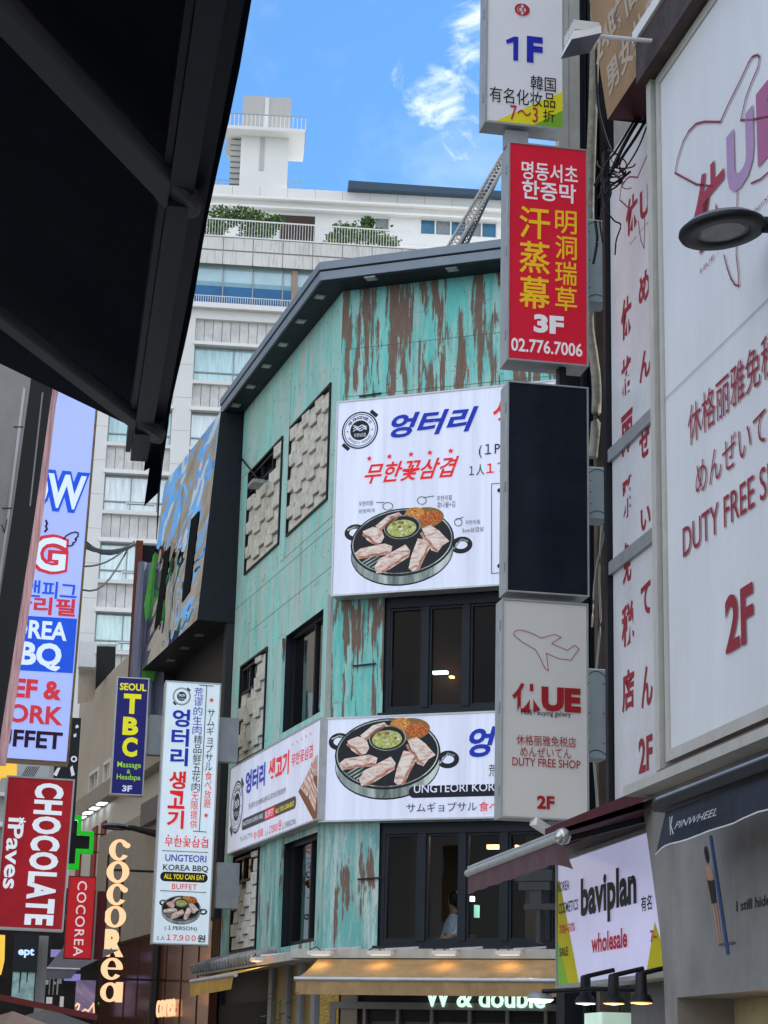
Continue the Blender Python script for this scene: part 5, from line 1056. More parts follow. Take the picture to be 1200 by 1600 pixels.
shrub('rounded green shrub behind the railing, right before the single window', HT, 1.5, [SB(540, 362, 24, 14), SB(560, 366, 26, 16), SB(585, 370, 24, 14), SB(525, 374, 16, 10), SB(606, 378, 16, 8), SB(575, 348, 8, 8)], 2600, [(SB(550, 390, 1, 1)[0], SB(545, 360, 1, 1)[0]), (SB(560, 390, 1, 1)[0], SB(580, 362, 1, 1)[0])])
# two lattice booms
def boom(label, pa, pb, Y, w, dark):
    A, B = at(*pa, Y), at(*pb, Y); m = MB(); t = (B-A).normalized(); s_ = t.cross(Vector((0, 1, 0))).normalized()*w/2; f_ = Vector((0, w/2, 0)); mm = mat('boom_pale', (.42, .40, .37), .6, .2) if not dark else mat('boom_dark', (.06, .06, .065), .5); n = 26
    r = thing('lattice_boom', label, 'crane boom', WORLD, tuple(B), 'lattice booms above the eaves'); cs = [s_+f_, s_-f_, -s_-f_, -s_+f_]
    for c in cs: m.tube([A+c, B+c], .035, mm, 5)
    m.build('chord', r); m = MB()
    for i in range(n):
        p, q = A+(B-A)*i/n, A+(B-A)*(i+1)/n
        for j in range(4): m.tube([p+cs[j], q+cs[(j+1) % 4]], .018, mm, 4)
    m.build('lacing', r)
boom('pale lattice boom rising from the eaves towards the red sign', (789, 246), (704, 390), 60, .26, False); boom('dark thin lattice boom beside the pale one', (789, 246), (722, 390), 60.5, .16, True)

# ------------------------------------------------------------------ left side: mirrored box, tarpaulin, far street
uM = UL-.04
pb_, pt_ = plane_u(GL, 308, 968, uM), plane_u(GL, 345, 643, uM); zb_, zt2 = pb_[2], pt_[2]; db, dt = pb_[1], pt_[1]
uN = GL.p(221, 1050, db)[0]
MIR = bpy.data.materials.new('wavy_mirror'); MIR.use_nodes = True
def mk_mirror():
    nt = MIR.node_tree; N = nt.nodes; L = nt.links; b = N['Principled BSDF']; b.inputs['Metallic'].default_value = 1; b.inputs['Roughness'].default_value = .04; b.inputs['Base Color'].default_value = (.38, .39, .38, 1)
    tc = N.new('ShaderNodeTexCoord'); mp = N.new('ShaderNodeMapping'); mp.inputs[3].default_value = (.62, 1.0, 1.15); L.new(tc.outputs['Object'], mp.inputs[0]); n = N.new('ShaderNodeTexNoise'); n.inputs['Scale'].default_value = .8; n.inputs['Detail'].default_value = 2; n.inputs['Distortion'].default_value = .6; L.new(mp.outputs[0], n.inputs[0])
    bp = N.new('ShaderNodeBump'); bp.inputs['Strength'].default_value = 1; bp.inputs['Distance'].default_value = .32; L.new(n.outputs['Fac'], bp.inputs['Height']); L.new(bp.outputs[0], b.inputs['Normal'])
mk_mirror()
mb_ = thing('mirror_building', 'dark building whose leaning face is clad in wavy mirror panels', 'building', GL, (uM, 0, 0))
m = MB(GL); m.quad([(uN, db, zb_), (uM, db, zb_), (uM, dt, zt2), (uN, dt, zt2)], MIR); mf = m.build('mirror_face', mb_)
m = MB(GL); DKN = mat('dark_cladding', (.016, .02, .026), .5, var=.25); Lq = [(db+.001, zb_), (dt+.001, zt2), (3, zt2), (3, zb_)]
m.quad([(uM, d, z) for d, z in Lq], DKN); m.quad([(uN, d, z) for d, z in Lq], DKN); m.quad([(uN, dt+.001, zt2), (uM, dt+.001, zt2), (uM, 3, zt2), (uN, 3, zt2)], DKN); m.quad([(uN, db+.001, zb_), (uM, db+.001, zb_), (uM, 3, zb_), (uN, 3, zb_)], DKN); m.build('cladding', mb_)
def lm(px, py, off):     # pixel on the leaning face
    r = ray(px, py); A = GL.w(uM, db, zb_); n = (GL.u).cross(GL.w(uM, dt, zt2)-A).normalized(); t = (A-CAM).dot(n)/r.dot(n); P = CAM+r*t; P = P - n*off*(1 if n.dot(r) > 0 else -1); return GL.loc(P)
SLOTM = mat('slot_black', (.006, .007, .009), .9, spec=.1)
for nm, L in (('slot', [(241, 985), (253, 969), (267, 852), (257, 865)]), ('slot', [(284, 943), (297, 924), (312, 797), (299, 812)])):
    m = MB(GL); m.quad([lm(x, y, .01) for x, y in L], SLOTM); m.build(nm, mb_)
m = MB(GL)
for px in (262,): m.quad([lm(px-.25, 1000, .006), lm(px+.25, 1000, .006), lm(px+24.5, 760, .006), lm(px+24, 760, .006)], GREYM)
m.build('panel_joint', mb_)
m = MB(GL); zc = z0 = 0
for i in range(46):
    u = uN+.2+(uM-uN-.2)*i/46; m.box(u, u+.09, .0, .06, 3.4, zb_, DKN)
m.box(uN, uM, .061, .4, 0, zb_, DKN); m.box(uM-.25, uM-.02, -.12, .06, 3.4, zb_-.001, mat('dark_pier', (.035, .035, .04), .6)); m.build('lower_wall', mb_)
m = MB(GL)
for k in (.25, .5, .75): u = uN+(uM-uN)*k; m.box(u-.1, u+.1, db+.25, db+.4, zb_-.012, zb_-.001, GREYM)
m.build('downlight', mb_)
# drape and brick edge beyond
TP = mat('tarp_violet', (.23, .25, .36), .8, var=.25, stretch=(6, 6, .5), scale=2); GNL = mat('green_net', (.12, .52, .10), .7, var=.2); BRK = mat('red_brick', (.22, .07, .05), .85, var=.4, scale=20)
TF = Face(GL.w(uN-.3, 0, 0)[:2], 79.6); tr = thing('draped_building', 'building wrapped in violet tarpaulin with a green corner, behind the mirrored face', 'building', TF, (0, 0, 0))
TFD = -.2; m = MB(TF); K = 14; A0, A1 = [TF.p(x, 1050, TFD) for x in (202, 226)]; B0, B1 = [TF.p(x, 880, TFD) for x in (216, 262)]
za, zb2 = TF.p(212, 1120, TFD)[1], TF.p(225, 878, TFD)[1]
for i in range(K):
    for j in range(8):
        def pt(i, j): f, g = i/K, j/8; a = A0[0]+(A1[0]+.4-A0[0])*f; b = B0[0]+(B1[0]-B0[0])*f; return (a+(b-a)*g, TFD+.05*math.sin(f*17+g*2), za+(zb2-za)*g)
        m.quad([pt(i, j), pt(i+1, j), pt(i+1, j+1), pt(i, j+1)], TP)
m.build('tarpaulin', tr)
m = MB(TF); m.fpx([(239, 868), (243, 862), (233, 960), (227, 972), (225, 945)], TFD-.12, GNL); m.fpx([(222, 1048), (245, 1046), (240, 1064), (222, 1064)], TFD-.12, GNL); m.build('net_patch', tr)
zq_ = TF.p(212, 1090, .2)[1]; m = MB(TF); u = TF.p(209, 950, .2)[0]; m.box(u-.03, u+.11, .15, .4, zq_, TF.p(213, 845, .2)[1], BRK); m.box(u+.11, u+2.5, .25, .4, zq_, TF.p(213, 850, .2)[1], DKW); m.build('brick_wall', tr)
# tall vertical sign of the restaurant
SV = across(290, 1270, 32, 79.6)
r, u0, u1, z0, z1 = signbox('vertical_sign', 'tall pale blue sign with lettering running down above a small pan of meat', 'sign', SV, (257, 1062.5), (345.5, 1068.5), (327, 1477.5), (239, 1474.5), 0, .35, L_FACE, ALU, .02)
t = MB(SV); d = .002; c = SV.p(284, 1088, d); logo_art(t, c[0], c[1], .145, .010, L_FACE, True)
t.vtext('엉터리', (265.5, 1196), (297.5, 1109), L_BLUE, d, off=.03); t.vtext('생고기', (260, 1294), (291, 1205.5), L_RED, d, off=.03)
t.vtext('荒谬的生肉', (300.5, 1147), (318, 1075), L_BLUE, d); t.vtext('精品鲜五花肉', (299, 1236), (316, 1149), L_DARK, d); t.vtext('无限提供', (296.5, 1294), (310.5, 1237.5), L_RED, d)
t.vtext('サムギョプサル', (320, 1204), (336, 1108), L_DARK, d); t.vtext('食べ放題', (318, 1262), (331.5, 1206), L_RED, d)
for q in ((330.5, 1094), (322, 1274)): u, z = SV.p(*q, d); t.star(u, z, .045, d, L_RED)
t.line([(323, 1072), (311.5, 1298)], .012, d, L_DARK); t.line([(312, 1070.5), (333, 1072)], .012, d, L_DARK); t.line([(302, 1298.5), (322.5, 1300)], .012, d, L_DARK); t.line([(253, 1329), (325, 1332)], .01, d, L_DARK); t.line([(250, 1391.5), (322, 1394.5)], .01, d, L_DARK)
t.text('무한꽃삼겹', (257, 1322), (325.5, 1311), L_RED, d, off=.01)
for i in range(5): u, z = SV.p(263+i*14, 1305.5+i*.7, d); t.star(u, z, .022, d, L_RED)
t.text('UNGTEORI', (258, 1345), (322.7, 1337), L_BLUE, d, off=.012); t.text('KOREA BBQ', (254.5, 1361), (325.5, 1353), L_DARK, d, off=.012)
a, b = SV.p(250, 1374.5, d), SV.p(325, 1366.5, d); t.pill(a[0], a[1]-.02, b[0], b[1]+.02, .009, L_DARK); t.text('ALL YOU CAN EAT', (256, 1373), (320, 1367.5), L_YEL, d, off=.01); t.text('BUFFET', (268.5, 1389), (308, 1382), L_RED, d)
t.text('(１PERSON)', (257, 1454), (308, 1448), L_DARK, d, off=.006); t.text('１人', (244.6, 1468.5), (258, 1462), L_DARK, d, off=.006); t.text('１７,９００', (260, 1470), (306, 1461.5), L_RED, d, off=.016, spc=.66); t.text('원', (308, 1472), (321, 1461), L_DARK, d, off=.02); t.letters(r)
t = MB(SV); c = SV.p(283, 1420, d); pan_art(t, c[0], c[1], (SV.p(313, 1420, d)[0]-SV.p(252, 1420, d)[0])/420, .0115); t.build('food_picture', r)
m = MB(SV)
for y in (1155, 1383): m = MB(SV); u, z = SV.p(340, y, .1); m.box(u-.02, u+.34, .08, .28, z-.36, z+.36, GREYM); m.build('bracket', r)
# blue massage sign
S6 = across(203, 1150, 34.5, 79.6); NV = film('navy_panel', (.018, .018, .145), .18); LY = film('lime_film', (.62, .60, .02), .3); LGN = film('leaf_film', (.28, .55, .03), .3); PWL = film('pale_lilac', (.55, .58, .72), .25)
r, u0, u1, z0, z1 = signbox('massage_sign', 'narrow navy blue sign with big yellow letters, left of the tall restaurant sign', 'sign', S6, (183, 1056.5), (233, 1060.5), (224, 1243), (172.5, 1241), 0, .3, NV, ALU, .02)
t = MB(S6); t.text('SEOUL', (187, 1078), (229, 1069), LY, .002, off=.03)
for s, ll, ur in (('T', (192, 1114.5), (221, 1085)), ('B', (191, 1148), (217, 1121)), ('C', (190, 1182), (215.5, 1152.5))): t.text(s, ll, ur, LY, .002, off=.05)
t.text('Massage', (183, 1201), (220.5, 1191.5), LGN, .002, off=.008); t.text('&', (198, 1208.5), (204, 1202.5), LGN, .002, off=.008); t.text('Headspa', (182, 1220), (219.5, 1211), LGN, .002, off=.008); t.text('3F', (190.5, 1236.5), (206.5, 1227.5), PWL, .002, off=.04); t.letters(r)
m = MB(S6); u, z = S6.p(236, 1148, .1); m.box(u-.05, u+.3, .08, .3, z-.35, z+.35, GREYM); m.build('bracket', r)
# beige building further down the street
GB = across(150, 1150, 58, 162.55); BEI = mat('beige_render', (.50, .475, .42), .85, scale=.8, var=.10, dirt=.12)
gb = thing('beige_building', 'beige rendered building with small white windows beyond the massage sign', 'building', GB, (0, 0, 0)); ztp = GB.p(172, 1052)[1]; ua_, ub_ = GB.p(118, 1200)[0], GB.p(330, 1200)[0]
zc_ = GB.p(140, 1252)[1]; hw = [H(GB, (139.5, 1243), (154.5, 1207)), H(GB, (162, 1232), (174, 1183))]; zw0 = min(h[2] for h in hw); zw1 = max(h[3] for h in hw); hw = [(h[0], h[1], zw0+.15, zw1-.1) for h in hw]
m = MB(GB); wall(m, ua_, ub_, zc_, ztp, hw, BEI, 0, .2); m.box(ua_, ub_, .3, 8, zc_-.2, ztp-.001, BEI); m.build('wall', gb)
for h in hw:
    m = MB(GB); frame(m, h[0]-.08, h[1]+.08, h[2]-.08, h[3]+.08, -.04, .1, .1, WHITE); c = (h[0]+h[1])/2; m.box(c-.05, c+.05, .0, .1, h[2], h[3], WHITE); w = m.build('window', gb); m = MB(GB); m.quad([(h[0], .12, h[2]), (h[1], .12, h[2]), (h[1], .12, h[3]), (h[0], .12, h[3])], mat('dim_pane', (.06, .07, .07), .1)); m.build('pane', w)
m = MB(GB); m.box(ua_-.3, ub_, -.35, .0, zc_-.45, zc_, mat('grey_cornice', (.36, .34, .31), .8, dirt=.2)); m.build('cornice', gb)
m = MB(GB); m.box(ua_, ub_, .0, .1, 0, zc_-.45, mat('white_tile', (.60, .62, .61), .5)); 
for px in (127, 150, 163): u = GB.p(px, 1300)[0]; m.box(u-.35, u+.35, -.05, -.001, zc_-2.6, zc_-.9, mat('red_panel', (.30, .04, .04), .6))
m.build('shop_wall', gb)
m = MB(GB)
for i in range(6): u = ua_+.6+i*1.15; m.box(u-.3, u+.3, -.3, -.08, zc_-.47, zc_-.452, mat('downlight_glow', (.9, 1, 1), .5, emit=1.2, ecol=(.9, 1, 1)))
m.build('downlight', gb)
m = MB(GB); u = ua_+.4; m.box(u, u+2.4, -1.3, -.3, zc_-4.6, zc_-3.2, mat('white_box', (.55, .56, .56), .6)); m.box(u+.8, u+.95, -1.32, -1.301, zc_-4.5, zc_-3.3, BLACK); m.box(u+1.15, u+1.3, -1.32, -1.301, zc_-4.5, zc_-3.3, BLACK); m.build('balcony_box', gb)
GX = across(150, 1040, 56.5, 79.6); m = MB(GX); m.rect((123, 1041), (150.5, 1003), 0, .5, mat('white_unit', (.62, .66, .70), .6)); m.build('roof_unit', gb)
m = MB(GX); m.fpx([(151, 1009), (181, 1010), (180, 1043), (149, 1078)], .3, mat('black_mesh', (.02, .02, .02), .9, var=.5, scale=30)); m.line([(150, 1008), (182, 1008)], .06, .29, GREYM); m.build('mesh_screen', gb)
m = MB(GX); m.fpx([(123, 1043), (150, 1041), (149, 1080), (146, 1095), (121, 1100)], .55, mat('cream_soffit', (.42, .38, .32), .85)); m.build('return_wall', gb)
# far left street fronts
COP = mat('copper_panel', (.28, .125, .085), .16, .75, var=.25, stretch=(8, 8, .3)); CONC = mat('pale_concrete', (.36, .35, .32), .85, dirt=.3)
cs = thing('copper_shop', 'shop front in dark polished copper below the mirrored face', 'shop', GL, (uM-4, .3, 0))
m = MB(GL); zc1_ = GL.p(260, 1455, -.15)[1]; m.box(uN-6, uM, -.15, -.002, 0, zc1_, COP); m.box(uN-6, uM, -.18, -.151, zc1_-.03, zc1_+.03, COP)
for i in range(9): u = uM-.9-i*1.35; m.box(u-.015, u+.015, -.165, -.151, 0, zc1_-.031, mat('copper_joint', (.1, .045, .03), .4, .6))
m.build('wall', cs)
m = MB(GL); u0, u1 = uN-2, uM; m.box(uN-1.2, uN+.8, -.3, -.002, GL.p(232, 1285, -.3)[1], GL.p(232, 1250, -.3)[1], mat('grey_hood', (.16, .155, .17), .6)); m.build('hood', cs)
m = MB(GL); m.box(uN-7, uN+.5, -.12, -.003, zc1_+.02, GL.p(200, 1285, -.1)[1], CONC); m.build('concrete_wall', cs)
m = MB(GL); m.box(uN+.6, uM-.5, -.10, -.003, zc1_+.05, zc1_+2.2, mat('greenish_glass', (.10, .16, .08), .1, var=.6)); m.build('window', cs)
SO = film('glow_orange', (.78, .47, .27), .46, ecol=(1, .58, .32))
t = MB(GL); t.text('corea', (243, 1590), (273, 1560), SO, -.22, off=.0, ext=.03); t.build('lettering', cs)
# stacked letters of the orange vertical sign
S7 = across(182, 1440, 37, 79.6); r = thing('letter_sign', 'orange glowing letters stacked one above another on a thin frame', 'sign', S7, (S7.p(180, 1570)[0], 0, S7.p(180, 1570)[1]))
t = MB(S7)
def cc(x0, x1, y0, y1): a = S7.p(x0, y1); b = S7.p(x1, y0); return (a[0]+b[0])/2, (a[1]+b[1])/2, (b[0]-a[0])/2, (b[1]-a[1])/2
for kind, x0, x1, y0, y1 in (('c', 170, 204, 1312, 1343), ('o', 166, 203, 1346, 1378), ('c', 166, 200, 1381, 1413), ('o', 162, 198, 1416, 1448), ('R', 162.5, 195, 1452.5, 1494), ('e', 157, 193, 1497, 1530), ('a', 156, 193, 1534, 1565)):
    u, z, a, b = cc(x0, x1, y0, y1)
    if kind in 'co':
        t.ring(u, z, a, b, a*.42, b*.80, 0, SO, a0=0 if kind == 'o' else R(28), a1=2*math.pi if kind == 'o' else R(325), ext=.12)
        if kind == 'c': t.ell(u+a*.72, z+b*.42, a*.30, b*.26, -.001, SO)
    elif kind == 'e': t.ring(u, z, a, b, a*.42, b*.78, 0, SO, a0=R(0), a1=R(322), ext=.12); t.box(u-a*.45, u+a*.95, -.002, .1, z-b*.06, z+b*.10, SO)
    elif kind == 'R': t.textuz('R', u-a, z-b, u+a, z+b, SO, 0, off=.055, ext=.12)
    else: t.ring(u-a*.15, z-b*.05, a*.85, b*.95, a*.38, b*.70, 0, SO, ext=.12); t.box(u+a*.35, u+a*.98, -.001, .11, z-b, z+b*.95, SO)
t.build('letter', r); m = MB(S7)
pt_a, pb_a = S7.p(181, 1335, .1), S7.p(170, 1560, .1)
for dx in (-.14, .14): m.box((pt_a[0]+pb_a[0])/2+dx-.02, (pt_a[0]+pb_a[0])/2+dx+.02, .13, .16, pb_a[1], pt_a[1], BLACK)
for y in (1360, 1530): u, z = S7.p(200, y, .1); m.box(u-.3, u+1.2, .131, .159, z-.02, z+.02, BLACK)
m.build('rack', r)
# green cross
S8 = across(125, 1315, 48, 79.6); GRN = film('green_neon', (.01, .42, .02), .34); u, z, a, b = [*S8.p(112, 1315), .5, .62]
r = thing('pharmacy_cross', 'hollow bright green cross partly hidden by the chocolate sign', 'sign', S8, (u, 0, z-b)); m = MB(S8); hx, hz, ax_, az_ = .52, .64, .21, .26; th = .17
out_ = [(-ax_, -hz), (ax_, -hz), (ax_, -az_), (hx, -az_), (hx, az_), (ax_, az_), (ax_, hz), (-ax_, hz), (-ax_, az_), (-hx, az_), (-hx, -az_), (-ax_, -az_)]
inn_ = [(x-math.copysign(th, x)*.55 if abs(x) > .3 else x-math.copysign(.1, x), y-math.copysign(th, y)*.7 if abs(y) > .3 else y-math.copysign(.1, y)) for x, y in out_]
for i in range(12): j = (i+1) % 12; m.quad([(u+out_[i][0], 0, z+out_[i][1]), (u+out_[j][0], 0, z+out_[j][1]), (u+inn_[j][0], 0, z+inn_[j][1]), (u+inn_[i][0], 0, z+inn_[i][1])], GRN); m.quad([(u+out_[i][0], 0, z+out_[i][1]), (u+out_[j][0], 0, z+out_[j][1]), (u+out_[j][0], .25, z+out_[j][1]), (u+out_[i][0], .25, z+out_[i][1])], GRN)
m.build('outline', r); m = MB(S8); m.prism([(u+x, z+y) for x, y in inn_], .08, .2, BLACK); m.build('screen', r); m = MB(S8); m.box(u+.5, u+1.6, .1, .13, z+.2, z+.23, BLACK); m.box(u+.5, u+1.6, .1, .13, z-.23, z-.2, BLACK); m.build('arm', r)
# chocolate sign, COCOREA sign
S9 = across(60, 1330, 15, 79.6); CR = mat('dark_red_panel', (.26, .009, .016), .4, var=.35, scale=1.5, emit=.3); CW = film('cool_white_film', (.60, .66, .72), .3)
def tilt(r, face, ang): r.matrix_world = r.matrix_world @ Matrix.Rotation(ang, 4, 'Y')
r, u0, u1, z0, z1 = signbox('chocolate_sign', 'dark red sign with CHOCOLATE written downwards in white', 'sign', S9, (6, 1211), (114.5, 1217), (98, 1454), (-7, 1449), 0, .2, CR, ALU, .012)
t = MB(S9); t.text('CHOCOLATE', (37, 1444), (98, 1224), CW, .002, off=.045, rot=-90, spc=1.12); t.text('iPaves', (3, 1388), (36, 1278), CW, .002, off=.02, rot=-90, shear=0); c = S9.p(31.5, 1283, .002); 
for k in range(6): t.stroke([(c[0]-.028*math.cos(k*1.047), c[1]-.028*math.sin(k*1.047)), c], .012, .0015, CW)
t.letters(r); tilt(r, S9, R(.7))
S10 = across(125, 1430, 30, 79.6); r, u0, u1, z0, z1 = signbox('red_sign', 'plain bright red sign with thin white letters written downwards', 'sign', S10, (107, 1370), (150, 1368.5), (143, 1496), (99.5, 1500), 0, .2, film('bright_red_panel', (.36, .012, .016), .25), mat('wine_case', (.10, .01, .015), .5), .01)
t = MB(S10); t.text('COCOREA', (114, 1494), (136.5, 1377), film('thin_white_film', (.62, .50, .52), .25), .002, off=.008, rot=-90, spc=1.15); t.letters(r)
m = MB(S10); u, z = S10.p(150, 1440, .25); m.box(u, u+.13, .25, .35, z-.55, z+.45, mat('wine_case', (.1, .01, .015), .5)); m.build('backing', r)
# banner of the barbecue buffet
S11 = across(110, 900, 12, 79.6); PBL = film('periwinkle_panel', (.30, .38, .74), .40, scale=1.0); DB = film('deep_blue', (.012, .07, .52), .4); WB = film('pale_blue_white', (.50, .60, .84), .42); RB = film('coral_red', (.52, .035, .05), .3); DP = film('plum_black', (.03, .012, .04), .05)
r, u0, u1, z0, z1 = signbox('buffet_banner', 'tall lit periwinkle sign for a beef and pork buffet behind black trim', 'sign', S11, (-4, 600), (147, 605), (105.5, 1190), (-52, 1183), 0, .16, PBL, mat('gold_frame', (.22, .16, .07), .45, .4, var=.5, scale=12), .012)
t = MB(S11); d = .006
def tt(s, ll, ur, mm, dd, **k): t.text(s, ll, ur, mm, dd, **k)
tt('COW', (-19, 790.5), (134, 735.5), DB, .008, off=.13); tt('COW', (-14, 785), (129, 741), WB, d, off=.03); tt('PIG', (-18, 889.5), (104, 834.5), RB, .008, off=.10); tt('PIG', (-14, 885), (100, 839), WB, d, off=.02)
Qb = lambda L: [(x*.15, 780+y*.15) for x, y in L]
t.line(Qb([(625, 400), (655, 365), (700, 338), (750, 325), (778, 335), (775, 370), (745, 400), (760, 402), (745, 432), (722, 440), (728, 455), (700, 472), (672, 470)]), .009, d, DP); t.line(Qb([(440, 210), (452, 240), (440, 270), (452, 300), (430, 325)]), .012, d, DP)
tt('카우앤피그', (-24, 927), (117, 909), DB, d, off=.02); tt('무한리필', (-25, 953), (115, 934), RB, d, off=.03)
t.fpx([(-42, 957), (117, 964.5), (111.5, 1049.5), (-48, 1043)], .009, DB); tt('KOREA', (-10, 993), (103, 970.5), WB, d, off=.03); tt('BBQ', (-2, 1042), (95, 1004), WB, d, off=.04); tt('BEEF &', (-24, 1086), (96, 1062.5), RB, d, off=.04); tt('PORK', (-10, 1126), (99, 1102.5), RB, d, off=.03); tt('BUFFET', (-30, 1163), (98, 1142.5), DP, d, off=.03)
t.letters(r); tilt(r, S11, R(.9))
# tilted black trim with a reflective edge, grey panel at the picture's left edge
S12 = across(40, 800, 7.5, 79.6); r = thing('tilted_frame', 'slanting black metal trim with a pinkish edge before the periwinkle sign', 'frame', S12, (*S12.p(40, 1250)[:1], 0, S12.p(40, 1250)[1]))
m = MB(S12); m.ppx([(52, 560), (86, 585), (79.5, 625), (55, 800), (21, 1020), (-6, 1195), (-40, 1195), (-9, 990), (20, 800), (47, 603)], 0, .06, mat('satin_black', (.012, .016, .02), .35)); m.line([(66.5, 614), (47, 790)], .006, -.002, GREYM); m.build('bar', r)
m = MB(S12); m.ppx([(86, 585), (95, 592), (88, 628), (68, 800), (35.5, 1020), (9, 1195), (-6, 1195), (21, 1020), (55, 800), (79.5, 625)], .004, .03, mat('pink_reflective', (.33, .20, .21), .12, .7, var=.5, stretch=(20, 20, 1))); m.build('edge_strip', r)
S13 = across(20, 750, 8.2, 79.6); r = thing('grey_panel', 'pale grey metal panel at the left edge behind the black trim', 'panel', S13, (*S13.p(0, 950)[:1], 0, S13.p(0, 950)[1]))
m = MB(S13); m.ppx([(-60, 540), (52, 560), (47, 604), (20, 800), (-10, 990), (-60, 990)], 0, .05, mat('pale_grey_sheet', (.36, .36, .36), .45, .2, var=.15)); m.build('sheet', r)
m = MB(S13); m.fpx([(36, 605), (40, 608), (16, 800), (-5, 950), (-9, 950), (12, 800)], -.003, ALU); m.fpx([(27, 668), (35, 668), (12, 830), (3, 830)], -.002, GREYM); m.line([(22, 667), (36, 667)], .005, -.004, BLACK); m.line([(4, 794), (18, 794)], .005, -.004, BLACK); m.line([(3, 820), (7, 832), (11, 812)], .004, -.004, BLACK); m.build('seam', r)
# odds and ends low on the left
YL = film('yellow_glow', (.75, .45, .06), .36)
for i, (pl, nm) in enumerate(([[(2, 1188), (27, 1192), (26, 1213), (2, 1213), (-8, 1240), (-20, 1240), (-6, 1195)], 'glowing yellow letter above the chocolate sign'], [[(-15, 1460), (8, 1461), (7, 1500), (2, 1522), (-15, 1530)], 'glowing yellow rounded letter below the chocolate sign'])):
    f_ = across(5, 1300, 17+i, 79.6); m = MB(f_); m.ppx(pl, 0, .1, YL); m.build('yellow_letter', None, nm, 'sign', 'yellow letters at the left edge')
f_ = across(105, 1210, 22, 79.6); r = thing('black_sign', 'black upright sign with short white strokes beside the periwinkle sign', 'sign', f_, (f_.p(105, 1300)[0], 0, f_.p(105, 1300)[1])); m = MB(f_); m.rect((78, 1300), (127, 1122), 0, .15, mat('sign_black_matte', (.015, .017, .02), .5)); m.build('panel', r)
t = MB(f_); Qc = lambda L: [(x*.15, 1000+y*.15) for x, y in L]
for L in ([(785, 895), (810, 880), (822, 910), (790, 922)], [(765, 985), (795, 970), (795, 1005), (770, 1015)], [(600, 1330), (630, 1330), (590, 1420), (555, 1400)], [(730, 1330), (755, 1305), (780, 1405), (745, 1420)]): t.fpx(Qc(L), -.002, WF)
c = f_.p(115.5, 1186, -.002); t.ring(c[0], c[1], .035, .035, .018, .018, -.002, WF); t.build('stroke', r)
f_ = across(50, 1205, 24, 79.6); m = MB(f_); m.rect((20, 1260), (78, 1196), 0, .1, mat('pale_board', (.45, .46, .45), .6)); 
for i in range(7): x = 33+i*3; m.fpx([(x, 1214), (x+1.4, 1214), (x+11, 1197.5), (x+9.6, 1197.5)], -.002, BLACK)
m.build('striped_board', None, 'pale board with dark diagonal stripes above the chocolate sign', 'board')
f_ = across(40, 1500, 30, 79.6); r = thing('black_sign', 'black square sign with three glowing pale blue letters', 'sign', f_, (f_.p(40, 1518)[0], 0, f_.p(40, 1518)[1])); m = MB(f_); m.rect((19.5, 1518), (61.5, 1460), 0, .2, mat('sign_black_matte', (.015, .017, .02), .5)); m.build('panel', r); t = MB(f_); t.text('ept', (28, 1496), (54, 1482), film('ept_glow', (.40, .55, .95), .5), -.01, off=.03, ext=.008); t.letters(r)
m = MB(f_); m.rect((17, 1566), (55, 1518.5), .02, .1, mat('mint_board', (.35, .52, .48), .7, var=.5, scale=8)); m.fpx([(31, 1518), (34, 1518), (30, 1552), (29, 1552)], .018, BLACK); m.fpx([(42, 1518), (44.5, 1518), (42.5, 1535), (41, 1535)], .018, BLACK); m.build('mint_board', None, 'mint board with dark drips under the small black square sign', 'board')
m = MB(f_); a = f_.p(55, 1566)[0]; b = f_.p(70, 1566)[0]; m.box(a, b, .3, .7, 0, f_.p(62, 1460)[1], mat('grey_pillar', (.28, .28, .27), .8)); m.build('pillar', None, 'grey pillar beside the small black square sign', 'pillar')
f_ = across(120, 1500, 34, 79.6); r = thing('awning', 'grey canvas awning in front of the orange stacked letters, low left', 'awning', f_, (f_.p(100, 1515)[0], 0, f_.p(100, 1515)[1])); m = MB(f_); GC = mat('grey_canvas', (.17, .165, .175), .8); a, b = f_.p(72, 1513, -1), f_.p(122, 1508, -1); c = f_.p(160, 1482, .6)
m.quad([(a[0], -1, a[1]), (b[0], -1, a[1]), (b[0]+.75, .6, a[1]+.42), (a[0]+.3, .6, a[1]+.42)], GC); m.build('canopy', r); m = MB(f_); m.quad([(a[0], -1.005, a[1]-.005), (b[0], -1.005, a[1]-.005), (b[0]-.1, -1, a[1]-.15), (a[0]-.03, -1, a[1]-.17)], GC); m.build('valance', r); m = MB(f_); m.tube([(a[0], -1, a[1]), (b[0]+.04, -1, a[1])], .02, ALU); m.build('front_bar', r)
m = MB(f_)
for x0, x1, y0, y1 in ((69, 76, 1531, 1538), (76, 79, 1526, 1554), (82, 85, 1526, 1554), (84, 88, 1534, 1538), (88, 92, 1526, 1554), (91, 97, 1526, 1537)): m.rect((x0, y1), (x1, y0), .2, .24, WHITE)
m.build('white_letters', None, 'white upright letters hanging under the grey awning', 'sign')
f_ = across(180, 1575, 44, 79.6); r = thing('pharmacy_sign', 'small pale blue PHARMACY lettering with a green mark, low behind the orange letters', 'sign', f_, (f_.p(180, 1590)[0], 0, f_.p(180, 1590)[1])); m = MB(f_); m.rect((150, 1600), (205, 1520), .03, .1, mat('pharmacy_back', (.035, .035, .04), .7)); m.build('panel', r); t = MB(f_); LB = film('ice_blue', (.42, .52, .80), .25); t.text('PHARMACY', (163, 1590), (198, 1563), LB, 0, off=.01); t.text('on', (166, 1551), (178, 1537), LB, 0, off=.02); t.text('T', (152, 1586), (160, 1566), GRN, 0, off=.03); t.text('8', (157, 1532), (161, 1525), GRN, 0, off=.03); t.letters(r)
